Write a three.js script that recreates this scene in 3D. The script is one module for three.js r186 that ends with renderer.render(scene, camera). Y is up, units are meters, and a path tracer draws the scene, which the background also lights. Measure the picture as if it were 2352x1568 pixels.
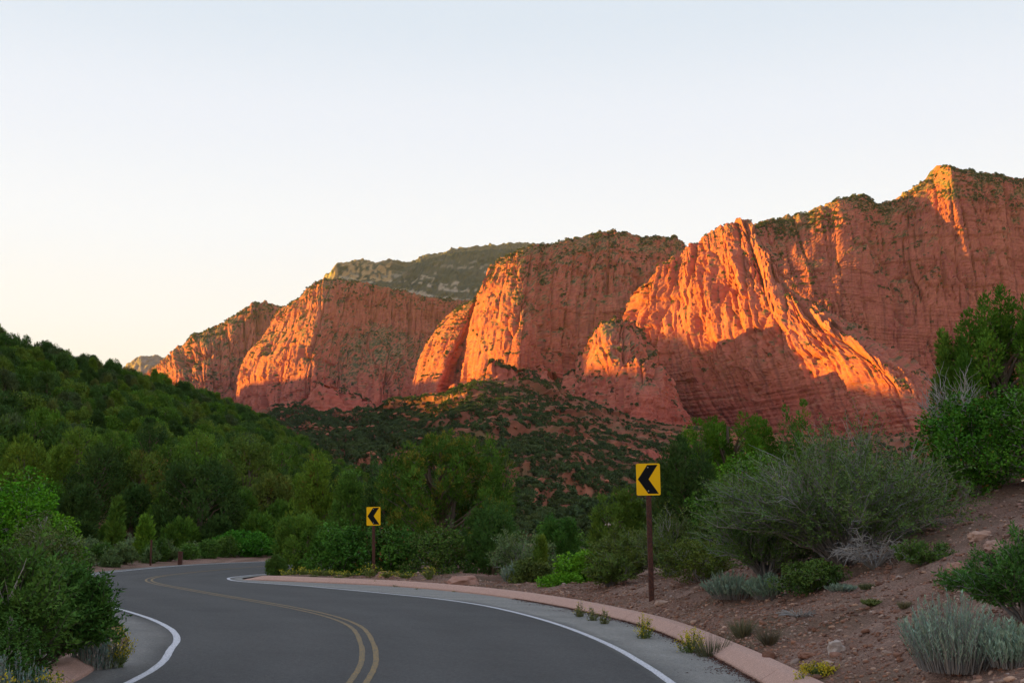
import * as THREE from 'three';
import { createNoise2D, createNoise3D } from 'simplex-noise';

// ---------------------------------------------------------------- camera, sky, sun, exposure
const scene = new THREE.Scene();
const F = 2793, PITCH = Math.atan(436 / F), EYE = 1.6;          // focal length in pixels of a 2352 px wide picture
const camera = new THREE.PerspectiveCamera(2 * Math.atan(784 / F) * 180 / Math.PI, 1024 / 682, 0.1, 30000);
camera.position.set(0, EYE, 0);
camera.rotation.x = PITCH;

const renderer = new THREE.WebGLRenderer({ antialias: true });
renderer.toneMapping = THREE.LinearToneMapping;
renderer.toneMappingExposure = 3.6;
renderer.shadowMap.enabled = true;

const SUN_EL = 4.5 * Math.PI / 180, SUN_AZ = 5 * Math.PI / 180;  // from the left, a little ahead of the camera
const SUN = new THREE.Vector3(-Math.cos(SUN_AZ) * Math.cos(SUN_EL), Math.sin(SUN_EL), -Math.sin(SUN_AZ) * Math.cos(SUN_EL));
const sun = new THREE.DirectionalLight(new THREE.Color().setRGB(1, 0.63, 0.04), 5);
sun.position.copy(SUN).multiplyScalar(6000).add(new THREE.Vector3(0, 200, -2500));
sun.target.position.set(0, 200, -2500);
sun.castShadow = true;
sun.shadow.mapSize.set(4096, 4096);
Object.assign(sun.shadow.camera, { left: -4500, right: 4500, top: 2500, bottom: -2500, near: 10, far: 14000 });
scene.add(sun, sun.target);

{ // clear dusk sky: pale blue above, cream near the horizon, warmer towards the sun
  const W = 1024, H = 512, data = new Float32Array(W * H * 4), lin = (c) => c.map((v) => { v /= 255; return v <= 0.04045 ? v / 12.92 : ((v + 0.055) / 1.055) ** 2.4; });
  const stops = [[-90, [120, 100, 90]], [-2, [244, 222, 196]], [2, [253, 232, 208]], [7, [252, 242, 228]], [10, [248, 245, 240]], [14, [243, 245, 248]], [19, [233, 238, 247]], [24, [217, 228, 240]], [40, [196, 212, 232]], [90, [165, 190, 222]]].map(([e, c]) => [e, lin(c)]);
  const k = 1 / renderer.toneMappingExposure;
  for (let j = 0; j < H; j++) {
    const el = ((j + 0.5) / H - 0.5) * 180;
    let i = 0; while (i < stops.length - 2 && el > stops[i + 1][0]) i++;
    const [e0, c0] = stops[i], [e1, c1] = stops[i + 1];
    let t = Math.min(1, Math.max(0, (el - e0) / (e1 - e0))); t = t * t * (3 - 2 * t) * 0.5 + t * 0.5;
    for (let m = 0; m < W; m++) {
      const az = ((m + 0.5) / W - 0.5) * 2 * Math.PI, ce = Math.cos(el * Math.PI / 180);
      const dot = ce * Math.cos(az) * SUN.x + Math.sin(el * Math.PI / 180) * SUN.y + ce * Math.sin(az) * SUN.z;
      const near = Math.max(0, dot), g = 0.06 * near * near + 0.35 * near ** 24, o = (j * W + m) * 4;
      const tint = [1.0, 0.86, 0.62];
      for (let c = 0; c < 3; c++) data[o + c] = k * (c0[c] + (c1[c] - c0[c]) * t) * (1.04 + g * tint[c]);
      data[o + 3] = 1;
    }
  }
  const sky = new THREE.DataTexture(data, W, H, THREE.RGBAFormat, THREE.FloatType);
  sky.mapping = THREE.EquirectangularReflectionMapping; sky.magFilter = THREE.LinearFilter; sky.needsUpdate = true;
  scene.background = sky; scene.environment = sky;
}
scene.fog = new THREE.FogExp2(new THREE.Color().setRGB(0.8, 0.85, 0.95), 0.000009);

// ---------------------------------------------------------------- helpers
function mulberry(a) { return () => { a |= 0; a = a + 0x6D2B79F5 | 0; let t = Math.imul(a ^ a >>> 15, 1 | a); t = t + Math.imul(t ^ t >>> 7, 61 | t) ^ t; return ((t ^ t >>> 14) >>> 0) / 4294967296; }; }
let rnd = mulberry(7);
const n2 = createNoise2D(mulberry(11)), n3 = createNoise3D(mulberry(13));
const rr = (a, b) => a + (b - a) * rnd(), clamp = (x, a = 0, b = 1) => Math.min(b, Math.max(a, x)), lerp = (a, b, t) => a + (b - a) * t;
const sm = (a, b, x) => { const t = clamp((x - a) / (b - a)); return t * t * (3 - 2 * t); };
const fbm2 = (x, y, o = 4) => { let s = 0, a = 0.5; for (let i = 0; i < o; i++) { s += a * n2(x, y); x = x * 2.03 + 17.1; y = y * 2.03 - 9.7; a *= 0.5; } return s; };
const V = (x, y, z) => new THREE.Vector3(x, y, z);
const cosP = Math.cos(PITCH), sinP = Math.sin(PITCH);
function P(px, py, d) {                                          // a direction in the photograph and a distance ahead -> a place
  const x = px - 1176, y = 784 - py, ry = cosP * y + sinP * F, rz = sinP * y - cosP * F, t = -d / rz;
  return [x * t, EYE + ry * t, -d];
}
const names = {};
function numbered(name) { const n = names[name] = (names[name] ?? -1) + 1; return n ? `${name}_${String(n).padStart(3, '0')}` : name; }
function tag(o, label, category, group, kind) { o.userData = { label, category }; if (group) o.userData.group = group; if (kind) o.userData.kind = kind; return o; }
function structure(o, name, label) { o.name = numbered(name); o.userData = { kind: 'structure', label }; o.castShadow = o.receiveShadow = true; scene.add(o); return o; }
function part(name, geometry, material, parent) { const m = new THREE.Mesh(geometry, material); m.name = name; m.castShadow = m.receiveShadow = true; parent.add(m); return m; }

class Tris {                                                     // collects coloured triangles
  constructor() { this.p = []; this.c = []; }
  tri(a, b, c, col) { this.p.push(a[0], a[1], a[2], b[0], b[1], b[2], c[0], c[1], c[2]); const k = this.c; for (let i = 0; i < 3; i++) k.push(col[0], col[1], col[2]); }
  get count() { return this.p.length / 9; }
  tube(pts, r0, r1, col, sides = 5) {                            // tapered limb along points
    let prev = null;
    for (let i = 0; i < pts.length; i++) {
      const a = pts[Math.max(0, i - 1)], b = pts[Math.min(pts.length - 1, i + 1)];
      let dx = b[0] - a[0], dy = b[1] - a[1], dz = b[2] - a[2]; const l = Math.hypot(dx, dy, dz) || 1; dx /= l; dy /= l; dz /= l;
      let ux = dy, uy = -dx, uz = 0.001; if (Math.abs(dz) > 0.9 || Math.hypot(ux, uy) < 0.1) { ux = 0; uy = dz; uz = -dy; }
      const ul = Math.hypot(ux, uy, uz) || 1; ux /= ul; uy /= ul; uz /= ul;
      const vx = dy * uz - dz * uy, vy = dz * ux - dx * uz, vz = dx * uy - dy * ux, r = lerp(r0, r1, i / (pts.length - 1)), ring = [];
      for (let k = 0; k < sides; k++) { const t = k / sides * 6.2832, c = Math.cos(t) * r, s = Math.sin(t) * r; ring.push([pts[i][0] + ux * c + vx * s, pts[i][1] + uy * c + vy * s, pts[i][2] + uz * c + vz * s]); }
      if (prev) for (let k = 0; k < sides; k++) { const m = (k + 1) % sides; this.tri(prev[k], ring[m], ring[k], col); this.tri(prev[k], prev[m], ring[m], col); }
      prev = ring;
    }
  }
  blade(c, d, len, w, col) {                                     // one leaf: a pointed sliver from c along d
    let rx = rnd() - 0.5, ry = rnd() - 0.5, rz = rnd() - 0.5;
    let sx = d[1] * rz - d[2] * ry, sy = d[2] * rx - d[0] * rz, sz = d[0] * ry - d[1] * rx; const l = Math.hypot(sx, sy, sz) || 1; sx *= w / l; sy *= w / l; sz *= w / l;
    this.tri([c[0] - sx, c[1] - sy, c[2] - sz], [c[0] + sx, c[1] + sy, c[2] + sz], [c[0] + d[0] * len, c[1] + d[1] * len, c[2] + d[2] * len], col);
  }
  scale(c, d, n, len, w, col) {                                  // a spray lying on the outside of its clump, face outwards
    const rx = n[0] + rr(-0.5, 0.5), ry = n[1] + rr(-0.5, 0.5), rz = n[2] + rr(-0.5, 0.5);
    let sx = d[1] * rz - d[2] * ry, sy = d[2] * rx - d[0] * rz, sz = d[0] * ry - d[1] * rx; const l = Math.hypot(sx, sy, sz) || 1; sx *= w / l; sy *= w / l; sz *= w / l;
    this.tri([c[0] - sx, c[1] - sy, c[2] - sz], [c[0] + sx, c[1] + sy, c[2] + sz], [c[0] + d[0] * len, c[1] + d[1] * len, c[2] + d[2] * len], col);
  }
  leaf(c, d, len, w, col, n) {                                      // a broad leaf: two triangles folded along the midrib
    let rx = rnd() - 0.5, ry = rnd() - 0.5, rz = rnd() - 0.5; if (n) { rx = rx * 1.1 + n[0]; ry = ry * 1.1 + n[1]; rz = rz * 1.1 + n[2]; }
    let sx = d[1] * rz - d[2] * ry, sy = d[2] * rx - d[0] * rz, sz = d[0] * ry - d[1] * rx; const l = Math.hypot(sx, sy, sz) || 1; sx *= w / l; sy *= w / l; sz *= w / l;
    const m = [c[0] + d[0] * len * 0.5, c[1] + d[1] * len * 0.5, c[2] + d[2] * len * 0.5], e = [c[0] + d[0] * len, c[1] + d[1] * len, c[2] + d[2] * len];
    this.tri(c, [m[0] + sx, m[1] + sy + w * 0.3, m[2] + sz], e, col); this.tri(c, e, [m[0] - sx, m[1] - sy + w * 0.3, m[2] - sz], col);
  }
  build() {
    const g = new THREE.BufferGeometry();
    g.setAttribute('position', new THREE.BufferAttribute(new Float32Array(this.p), 3));
    g.setAttribute('color', new THREE.BufferAttribute(new Float32Array(this.c), 3));
    g.computeVertexNormals();
    return g;
  }
}
function rdir() { const u = rr(-1, 1), a = rr(0, 6.2832), s = Math.sqrt(1 - u * u); return [s * Math.cos(a), u, s * Math.sin(a)]; }
function nrm(v) { const l = Math.hypot(...v) || 1; return [v[0] / l, v[1] / l, v[2] / l]; }
const vary = (c, a) => { const k = 1 + rr(-a, a), h = rr(-a, a) * 0.4; return [c[0] * k * (1 + h), c[1] * k, c[2] * k * (1 - h)]; };
const mixc = (a, b, t) => [lerp(a[0], b[0], t), lerp(a[1], b[1], t), lerp(a[2], b[2], t)];

const M = {
  leaf: new THREE.MeshPhysicalMaterial({ vertexColors: true, specularIntensity: 0.25, roughness: 0.8, side: THREE.DoubleSide }),
  wood: new THREE.MeshPhysicalMaterial({ vertexColors: true, specularIntensity: 0.3, roughness: 0.95 }),
  rock: new THREE.MeshPhysicalMaterial({ vertexColors: true, specularIntensity: 0.2, flatShading: true, roughness: 0.97 }),
  ground: null,
};
M.leaf.name = 'foliage'; M.wood.name = 'bark'; M.rock.name = 'sandstone';

// ---------------------------------------------------------------- cliffs and hills: surfaces spanned between surveyed points
function catmull(p0, p1, p2, p3, t) { const t2 = t * t, t3 = t2 * t; return 0.5 * (2 * p1 + (p2 - p0) * t + (2 * p0 - 5 * p1 + 4 * p2 - p3) * t2 + (3 * p1 - p0 - 3 * p2 + p3) * t3); }
function loft(cols, o) {
  // cols: columns of [px, py, distance], crest first. o: nu, nv, relief(su, sv, v, pos), color(...), back [drop, dist], foot [drop, forward]
  const grid = cols.map((c) => {
    const w = c.map((q) => P(...q)), top = w[0], bot = w[w.length - 1], out = [...w];
    if (o.back) { out.unshift([top[0], top[1] - o.back[0] * 0.35, top[2] - o.back[1] * 0.4]); out.unshift([top[0], top[1] - o.back[0], top[2] - o.back[1]]); }
    if (o.foot) out.push([bot[0], bot[1] - o.foot[0], bot[2] + o.foot[1]]);
    return out;
  });
  const nc = grid.length, nr = grid[0].length, { nu, nv } = o, N = nu * nv, B = new Float32Array(N * 3);
  // spread samples evenly by length
  const wU = [0], mid = Math.min(nr - 1, (o.back ? 2 : 0) + 1); for (let i = 1; i < nc; i++) wU.push(wU[i - 1] + Math.hypot(grid[i][mid][0] - grid[i - 1][mid][0], (grid[i][mid][2] - grid[i - 1][mid][2]) * 0.6) + 5);
  const r0 = o.back ? 2 : 0, wV = [0]; for (let j = 1; j < nr; j++) { let l = 0; for (const c of grid) l += Math.hypot(c[j][0] - c[j - 1][0], c[j][1] - c[j - 1][1], (c[j][2] - c[j - 1][2]) * 0.5); l /= nc; if (j <= r0) l *= 0.12; wV.push(wV[j - 1] + l); }
  const at = (w, s) => { let i = 0; while (i < w.length - 2 && s > w[i + 1]) i++; return [i, (s - w[i]) / (w[i + 1] - w[i])]; };
  const us = [], vs = []; for (let i = 0; i < nu; i++) us.push(at(wU, i / (nu - 1) * wU[nc - 1])); for (let j = 0; j < nv; j++) vs.push(at(wV, j / (nv - 1) * wV[nr - 1]));
  const g = (i, j, k) => grid[clamp(i, 0, nc - 1)][clamp(j, 0, nr - 1)][k];
  for (let j = 0; j < nv; j++) for (let i = 0; i < nu; i++) {
    const [ci, tu] = us[i], [rj, tv] = vs[j];
    for (let k = 0; k < 3; k++) {
      const q = []; for (let m = -1; m < 3; m++) q.push(catmull(g(ci - 1, rj + m, k), g(ci, rj + m, k), g(ci + 1, rj + m, k), g(ci + 2, rj + m, k), tu));
      B[(j * nu + i) * 3 + k] = catmull(q[0], q[1], q[2], q[3], tv);
    }
  }
  // lengths along the surface
  const su = new Float32Array(N), sv = new Float32Array(N), jm = Math.floor(nv * 0.45);
  const rowLen = new Float32Array(nu); for (let i = 1; i < nu; i++) { const a = (jm * nu + i) * 3, b = a - 3; rowLen[i] = rowLen[i - 1] + Math.hypot(B[a] - B[b], B[a + 2] - B[b + 2]); }
  for (let i = 0; i < nu; i++) { let s = 0; for (let j = 0; j < nv; j++) { const a = (j * nu + i) * 3; if (j) { const b = a - nu * 3; s += Math.hypot(B[a] - B[b], B[a + 1] - B[b + 1], B[a + 2] - B[b + 2]); } su[j * nu + i] = rowLen[i]; sv[j * nu + i] = s; } }
  const nor = (A, j, i) => {
    const a = (j * nu + Math.min(nu - 1, i + 1)) * 3, b = (j * nu + Math.max(0, i - 1)) * 3, c = (Math.min(nv - 1, j + 1) * nu + i) * 3, d = (Math.max(0, j - 1) * nu + i) * 3;
    const e = [A[a] - A[b], A[a + 1] - A[b + 1], A[a + 2] - A[b + 2]], f = [A[c] - A[d], A[c + 1] - A[d + 1], A[c + 2] - A[d + 2]];
    return nrm([f[1] * e[2] - f[2] * e[1], f[2] * e[0] - f[0] * e[2], f[0] * e[1] - f[1] * e[0]]);
  };
  const D = new Float32Array(N * 3), vv = (j) => { const [r, t] = vs[j]; return (r + t - r0) / (nr - 1 - r0); };
  for (let j = 0; j < nv; j++) for (let i = 0; i < nu; i++) {
    const k = j * nu + i, a = k * 3, n = nor(B, j, i), pos = [B[a], B[a + 1], B[a + 2]], v = vv(j);
    const d = o.relief ? o.relief(su[k], sv[k], v, pos, i / (nu - 1)) : [0, 0];
    const h = o.flat ? [0, 1, 0] : nrm([n[0], n[1] * 0.5, n[2]]);
    D[a] = B[a] + h[0] * d[0]; D[a + 1] = B[a + 1] + h[1] * d[0] + d[1]; D[a + 2] = B[a + 2] + h[2] * d[0];
  }
  const C = new Float32Array(N * 3), normals = new Float32Array(N * 3);
  for (let j = 0; j < nv; j++) for (let i = 0; i < nu; i++) {
    const k = j * nu + i, a = k * 3, n = nor(D, j, i); normals.set(n, a);
    C.set(o.color(su[k], sv[k], vv(j), [D[a], D[a + 1], D[a + 2]], n, i / (nu - 1)), a);
  }
  const idx = new Uint32Array((nu - 1) * (nv - 1) * 6); let q = 0;
  for (let j = 0; j < nv - 1; j++) for (let i = 0; i < nu - 1; i++) { const a = j * nu + i, b = a + 1, c = a + nu, d = c + 1; idx.set([a, c, b, b, c, d], q); q += 6; }
  const geo = new THREE.BufferGeometry();
  geo.setAttribute('position', new THREE.BufferAttribute(D, 3)); geo.setAttribute('normal', new THREE.BufferAttribute(normals, 3)); geo.setAttribute('color', new THREE.BufferAttribute(C, 3)); geo.setIndex(new THREE.BufferAttribute(idx, 1));
  return { geo, D, N: normals, nu, nv, vv, su, sv };
}

// sandstone: joints that run down the face, ribs, ledges and fine roughness
const ridge = (x, y) => 1 - Math.abs(n2(x, y));
function cells(x, y, seed) {                                       // broken blocks: nearest and second nearest block centre
  const ix = Math.floor(x), iy = Math.floor(y); let a = 9, b = 9, h = 0, g = 0, q = 0, dx = 0, dy = 0;
  for (let j = -1; j < 2; j++) for (let i = -1; i < 2; i++) {
    const u = ix + i, v = iy + j; let n = Math.imul(u, 374761393) + Math.imul(v, 668265263) + Math.imul(seed, 1442695041) | 0; n = Math.imul(n ^ n >>> 13, 1274126177); n ^= n >>> 16; const r1 = (n & 1023) / 1023, r2 = (n >>> 10 & 1023) / 1023;
    const ex = x - u - 0.1 - 0.8 * r1, ey = y - v - 0.1 - 0.8 * r2, d = Math.sqrt(ex * ex + ey * ey); if (d < a) { b = a; a = d; n = Math.imul(n, 2246822519); h = (n >>> 8 & 1023) / 1023 - 0.5; g = (n >>> 18 & 1023) / 1023 - 0.5; q = (n >>> 3 & 1023) / 1023 - 0.5; dx = ex; dy = ey; } else if (d < b) b = d;
  }
  return [h + g * 1.3 * dx + q * 0.6 * dy, Math.exp(-(b - a) * 14)];
}
function cliffRelief({ seed, amp = 1, top = 1, low = 0.35, crag = 1, lean = 0 }) {
  return (s, t, v, p) => {
    const S = s + seed * 911 + lean * t + 7 * n2(s / 160, t / 320 + seed), T = t + 14 * n2(s / 60 + 5, t / 90);
    const w = lerp(top, low, sm(0.28, 0.75, v)) * amp * (0.35 + 0.65 * sm(-0.02, 0.13, v));
    const big = ridge(S / 230, T / 1000) - 0.5, mid = ridge(S / 90, T / 380 + 3) - 0.5, fine = n2(S / 12, T / 40), tiny = n2(s / 5, t / 9), W = T + 20 * n2(s / 70, t / 120);
    const [c1, k1] = cells(S / 66, W / 420, seed), [c2, k2] = cells(S / 27 + 0.2 * fine, W / 150, seed + 50), [c3, k3] = cells(S / 10, W / 38, seed + 90);
    const block = fbm2(S / 60, T / 60, 3), slit = ridge(S / 66 + 11, T / 650 + 2) ** 26;
    const rough = lerp(0.3, 1.35, sm(-0.35, 0.4, n2(S / 210 + 3, T / 240 + seed) + 0.35 * (0.4 - v))), q = (p[1] + 0.07 * p[0] + 22 * n2(s / 260, seed + 0.5)) / 68, fq = q - Math.floor(q), bench = (sm(0.9, 1, fq) - fq) * (0.5 + 0.8 * n2(S / 120, Math.floor(q) * 3.7));
    let d = w * 24 * big + 6 * bench * (0.4 + w) + rough * w * (8 * mid + 20 * c1 + 7 * c2 + 2.4 * c3 + 0.6 * fine) - 14 * k1 * (0.25 + w) * (0.4 + 0.6 * rough) - 9 * k2 * (0.1 + w) * rough - 2.4 * k3 * (0.1 + w) * rough + 0.8 * tiny - 13 * slit * (0.3 + 0.7 * w) + 4 * block * (0.35 + w);
    d += 1.3 * n2(s / 400, (p[1] + 0.06 * p[0]) / 7) * (1.3 - w * 0.6);                      // weathered beds
    const up = v < 0.12 ? crag * (4 * n2(s / 45, seed) + 2.2 * n2(s / 14, seed + 3)) * (1 - sm(0, 0.12, v)) : 0;
    return [d, up];
  };
}
const ROCK = [0.36, 0.086, 0.057], PALE = [0.41, 0.122, 0.083], VARN = [0.17, 0.052, 0.044], SAND = [0.47, 0.225, 0.15], SCRUB = [0.055, 0.075, 0.035], SOIL = [0.36, 0.135, 0.08];
function rockColor({ seed, base = ROCK, strata = 0.5, varnish = 0.5, green = 0.5, capGreen = 0, upper = 0 }) {
  return (s, t, v, p, n) => {
    const S = s + seed * 733, y = p[1] + 0.05 * p[0];
    let c = mixc(base, PALE, clamp(0.4 + 1.0 * fbm2(S / 130, t / 190, 5)));
    const bed = n2(s / 900 + seed, y / 9 + 1.5 * n2(s / 300, y / 60)) * 0.6 + n2(s / 200 + seed, y / 3.2) * 0.4;
    c = mixc(c, SAND, strata * sm(0.1, 0.75, bed) * sm(0.3, 0.7, v) * 0.8);
    const st = n2(S / 14, t / 260) * 0.6 + n2(S / 38 + 9, t / 500) * 0.7 + 0.3 * n2(S / 5, t / 120);
    c = mixc(c, VARN, varnish * sm(0.15, 0.85, st) * 1.1);
    const k = 1 + 0.16 * n2(S / 4, t / 5) + 0.13 * n2(S / 9, t / 22) + 0.1 * n2(S / 30, t / 40); c = [c[0] * k, c[1] * k, c[2] * k];
    const patch = fbm2(S / 70 + 31, t / 55, 4);
    const flat = sm(0.5, 0.8, n[1]) * green * 1.2 + capGreen * (1 - sm(0.02, 0.16, v)) + upper * (1 - sm(0.12, 0.42, v)) * (0.5 + 0.8 * n2(S / 150, t / 200));
    const gr = sm(0.02, 0.3, patch * 0.9 + flat - 0.5);
    if (gr > 0) c = mixc(c, mixc(SCRUB, SOIL, clamp(0.35 + 1.4 * n2(S / 7, t / 7))), gr);
    return c;
  };
}
const massif = {};
function mountain(name, cols, o, label) { const l = loft(cols, o); structure(new THREE.Mesh(l.geo, o.material ?? M.rock), name, label); massif[o.key] = l; return l; }

// the great fin whose face catches the sun
mountain('mountain', [
  [[1440, 700, 2950], [1432, 750, 2900], [1440, 800, 2850], [1450, 860, 2800], [1490, 930, 2750], [1530, 1010, 2700]],
  [[1478, 650, 2760], [1455, 722, 2720], [1450, 780, 2650], [1465, 850, 2600], [1500, 930, 2550], [1540, 1010, 2500]],
  [[1518, 614, 2700], [1505, 700, 2640], [1505, 780, 2580], [1525, 860, 2520], [1560, 930, 2470], [1600, 1010, 2420]],
  [[1580, 568, 2700], [1575, 660, 2590], [1582, 760, 2500], [1605, 850, 2420], [1640, 930, 2370], [1680, 1020, 2320]],
  [[1640, 530, 2680], [1650, 640, 2510], [1662, 750, 2400], [1690, 850, 2320], [1720, 930, 2270], [1760, 1030, 2200]],
  [[1690, 503, 2650], [1722, 620, 2440], [1742, 740, 2300], [1770, 850, 2200], [1800, 930, 2150], [1840, 1030, 2080]],
  [[1728, 515, 2640], [1785, 640, 2390], [1812, 740, 2230], [1850, 840, 2100], [1880, 930, 2040], [1920, 1030, 1980]],
  [[1748, 590, 2560], [1832, 690, 2290], [1880, 760, 2130], [1930, 840, 2000], [1960, 930, 1930], [2000, 1030, 1880]],
  [[1790, 656, 2460], [1890, 735, 2180], [1950, 790, 2000], [2010, 860, 1880], [2040, 940, 1820], [2080, 1030, 1780]],
  [[1840, 680, 2420], [1960, 770, 2080], [2010, 815, 1940], [2070, 880, 1830], [2100, 950, 1780], [2130, 1040, 1740]],
  [[1870, 705, 2480], [2010, 792, 2110], [2070, 835, 1980], [2125, 890, 1880], [2152, 955, 1820], [2170, 1040, 1770]],
  [[1880, 715, 2700], [2030, 805, 2500], [2090, 845, 2400], [2145, 895, 2300], [2175, 960, 2250], [2190, 1040, 2200]],
], { key: 'fin', nu: 380, nv: 270, back: [160, 260], foot: [160, 120], relief: cliffRelief({ seed: 1, amp: 0.85, low: 0.2 }), color: rockColor({ seed: 1, strata: 0.75, varnish: 0.55, green: 0.4, capGreen: 0.2 }) }, 'sandstone fin whose fluted upper face glows orange in the low sun');

// the long shaded wall behind it, up to the highest summit
mountain('mountain', [
  [[1640, 540, 3050], [1640, 620, 3000], [1640, 720, 2970], [1640, 830, 2950], [1640, 960, 2930]],
  [[1735, 512, 3010], [1738, 600, 2950], [1740, 700, 2920], [1745, 800, 2900], [1750, 950, 2880]],
  [[1800, 495, 3040], [1802, 600, 2930], [1805, 700, 2900], [1810, 800, 2880], [1815, 950, 2860]],
  [[1836, 492, 3030], [1840, 600, 2930], [1843, 700, 2890], [1846, 800, 2870], [1850, 950, 2860]],
  [[1890, 470, 3020], [1895, 590, 2920], [1900, 700, 2880], [1903, 800, 2860], [1905, 950, 2850]],
  [[1930, 453, 3020], [1937, 580, 2920], [1943, 700, 2880], [1946, 800, 2860], [1950, 950, 2850]],
  [[1987, 446, 3050], [1992, 580, 2930], [1996, 700, 2890], [2000, 800, 2870], [2003, 950, 2860]],
  [[2014, 463, 3090], [2020, 580, 2960], [2030, 700, 2900], [2035, 800, 2880], [2040, 950, 2870]],
  [[2060, 451, 3080], [2070, 580, 2970], [2080, 700, 2910], [2085, 800, 2880], [2090, 950, 2860]],
  [[2102, 430, 3080], [2108, 560, 2952], [2120, 690, 2905], [2125, 800, 2880], [2130, 950, 2860]],
  [[2150, 386, 3060], [2150, 540, 2938], [2160, 680, 2900], [2165, 800, 2880], [2170, 950, 2860]],
  [[2180, 379, 2980], [2192, 530, 2928], [2200, 680, 2892], [2205, 800, 2870], [2210, 950, 2860]],
  [[2233, 390, 2990], [2240, 530, 2928], [2245, 680, 2890], [2250, 800, 2880], [2255, 950, 2870]],
  [[2300, 401, 3020], [2305, 540, 2950], [2310, 680, 2920], [2312, 800, 2900], [2315, 950, 2890]],
  [[2360, 414, 3050], [2365, 550, 2980], [2370, 690, 2950], [2372, 800, 2930], [2375, 950, 2920]],
  [[2500, 440, 3120], [2505, 560, 3050], [2510, 690, 3020], [2515, 800, 3000], [2520, 950, 2990]],
  [[2700, 520, 3200], [2705, 600, 3150], [2710, 700, 3120], [2715, 800, 3100], [2720, 950, 3090]],
], { key: 'wall', nu: 420, nv: 250, back: [120, 500], foot: [160, 80], relief: cliffRelief({ seed: 2, amp: 0.4, top: 1.2, low: 0.3, lean: -0.1 }), color: rockColor({ seed: 2, strata: 0.25, varnish: 0.5, green: 0.9, capGreen: 0.5, upper: 0.4, base: [0.35, 0.09, 0.070] }) }, 'tall shaded red sandstone wall rising to the highest summit');

// the broad central massif with its lit nose
mountain('mountain', [
  [[1066, 705, 3950], [1005, 760, 3900], [975, 800, 3850], [960, 845, 3800], [950, 900, 3750]],
  [[1086, 692, 3620], [1024, 745, 3600], [998, 800, 3560], [980, 850, 3540], [966, 900, 3500]],
  [[1093, 684, 3570], [1062, 745, 3480], [1036, 800, 3430], [1016, 850, 3400], [1000, 900, 3360]],
  [[1099, 672, 3580], [1080, 745, 3540], [1060, 800, 3500], [1048, 850, 3460], [1040, 900, 3430]],
  [[1131, 608, 3460], [1098, 700, 3390], [1084, 770, 3330], [1074, 820, 3290], [1064, 900, 3250]],
  [[1162, 586, 3400], [1140, 690, 3280], [1126, 770, 3200], [1116, 830, 3150], [1105, 900, 3120]],
  [[1190, 569, 3380], [1182, 690, 3200], [1172, 770, 3110], [1166, 830, 3070], [1160, 900, 3040]],
  [[1230, 561, 3400], [1217, 690, 3200], [1207, 770, 3100], [1203, 840, 3050], [1202, 900, 3030]],
  [[1279, 555, 3460], [1266, 690, 3280], [1261, 770, 3220], [1260, 840, 3190], [1260, 910, 3170]],
  [[1381, 531, 3510], [1372, 690, 3330], [1371, 770, 3290], [1370, 850, 3260], [1370, 920, 3240]],
  [[1421, 527, 3520], [1432, 690, 3320], [1440, 770, 3290], [1450, 850, 3270], [1450, 930, 3250]],
  [[1480, 540, 3540], [1475, 690, 3390], [1475, 770, 3350], [1475, 850, 3330], [1475, 930, 3310]],
  [[1555, 543, 3580], [1558, 690, 3480], [1560, 770, 3450], [1560, 850, 3430], [1560, 930, 3400]],
  [[1582, 575, 3660], [1586, 690, 3600], [1590, 770, 3560], [1590, 850, 3540], [1590, 930, 3500]],
  [[1640, 640, 3800], [1640, 700, 3760], [1640, 770, 3720], [1640, 850, 3700], [1640, 930, 3680]],
], { key: 'centre', nu: 350, nv: 220, back: [140, 420], foot: [160, 80], relief: cliffRelief({ seed: 3, amp: 0.55, top: 1.0, low: 0.6 }), color: rockColor({ seed: 3, strata: 0.3, varnish: 0.6, green: 0.8, capGreen: 0.45, upper: 0.3 }) }, 'broad central sandstone massif with a glowing orange nose on its left end');

// the mountain left of it
mountain('mountain', [
  [[636, 712, 4750], [606, 765, 4720], [566, 820, 4680], [548, 880, 4640], [545, 960, 4600]],
  [[652, 702, 4620], [625, 757, 4510], [582, 808, 4450], [567, 867, 4400], [566, 960, 4350]],
  [[690, 680, 4500], [655, 757, 4350], [625, 820, 4250], [610, 880, 4200], [608, 960, 4150]],
  [[716, 649, 4450], [695, 740, 4250], [672, 810, 4150], [660, 880, 4100], [658, 960, 4050]],
  [[753, 638, 4420], [737, 740, 4190], [717, 815, 4070], [706, 880, 4010], [705, 960, 3970]],
  [[790, 641, 4460], [770, 740, 4290], [750, 815, 4150], [745, 880, 4060], [745, 960, 4000]],
  [[830, 647, 4530], [815, 740, 4430], [803, 788, 4310], [798, 870, 4130], [795, 960, 4010]],
  [[870, 655, 4590], [860, 745, 4510], [864, 785, 4350], [870, 860, 4050], [870, 960, 3940]],
  [[918, 664, 4630], [914, 745, 4570], [913, 788, 4450], [920, 860, 4130], [920, 960, 3990]],
  [[960, 675, 4680], [955, 745, 4630], [950, 790, 4570], [950, 860, 4400], [950, 960, 4250]],
  [[1007, 684, 4710], [1000, 745, 4670], [1000, 790, 4630], [1000, 860, 4560], [1000, 960, 4500]],
  [[1120, 690, 4760], [1115, 745, 4730], [1112, 790, 4700], [1110, 860, 4660], [1110, 960, 4600]],
], { key: 'left', nu: 320, nv: 200, back: [100, 500], foot: [200, 80], relief: cliffRelief({ seed: 4, amp: 0.9, top: 0.6, low: 1.1 }), color: rockColor({ seed: 4, strata: 0.3, varnish: 0.5, green: 1.0, capGreen: 0.25, base: [0.365, 0.098, 0.065] }) }, 'red cliff with lit pillars standing between the far ridge and the central massif');

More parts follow.
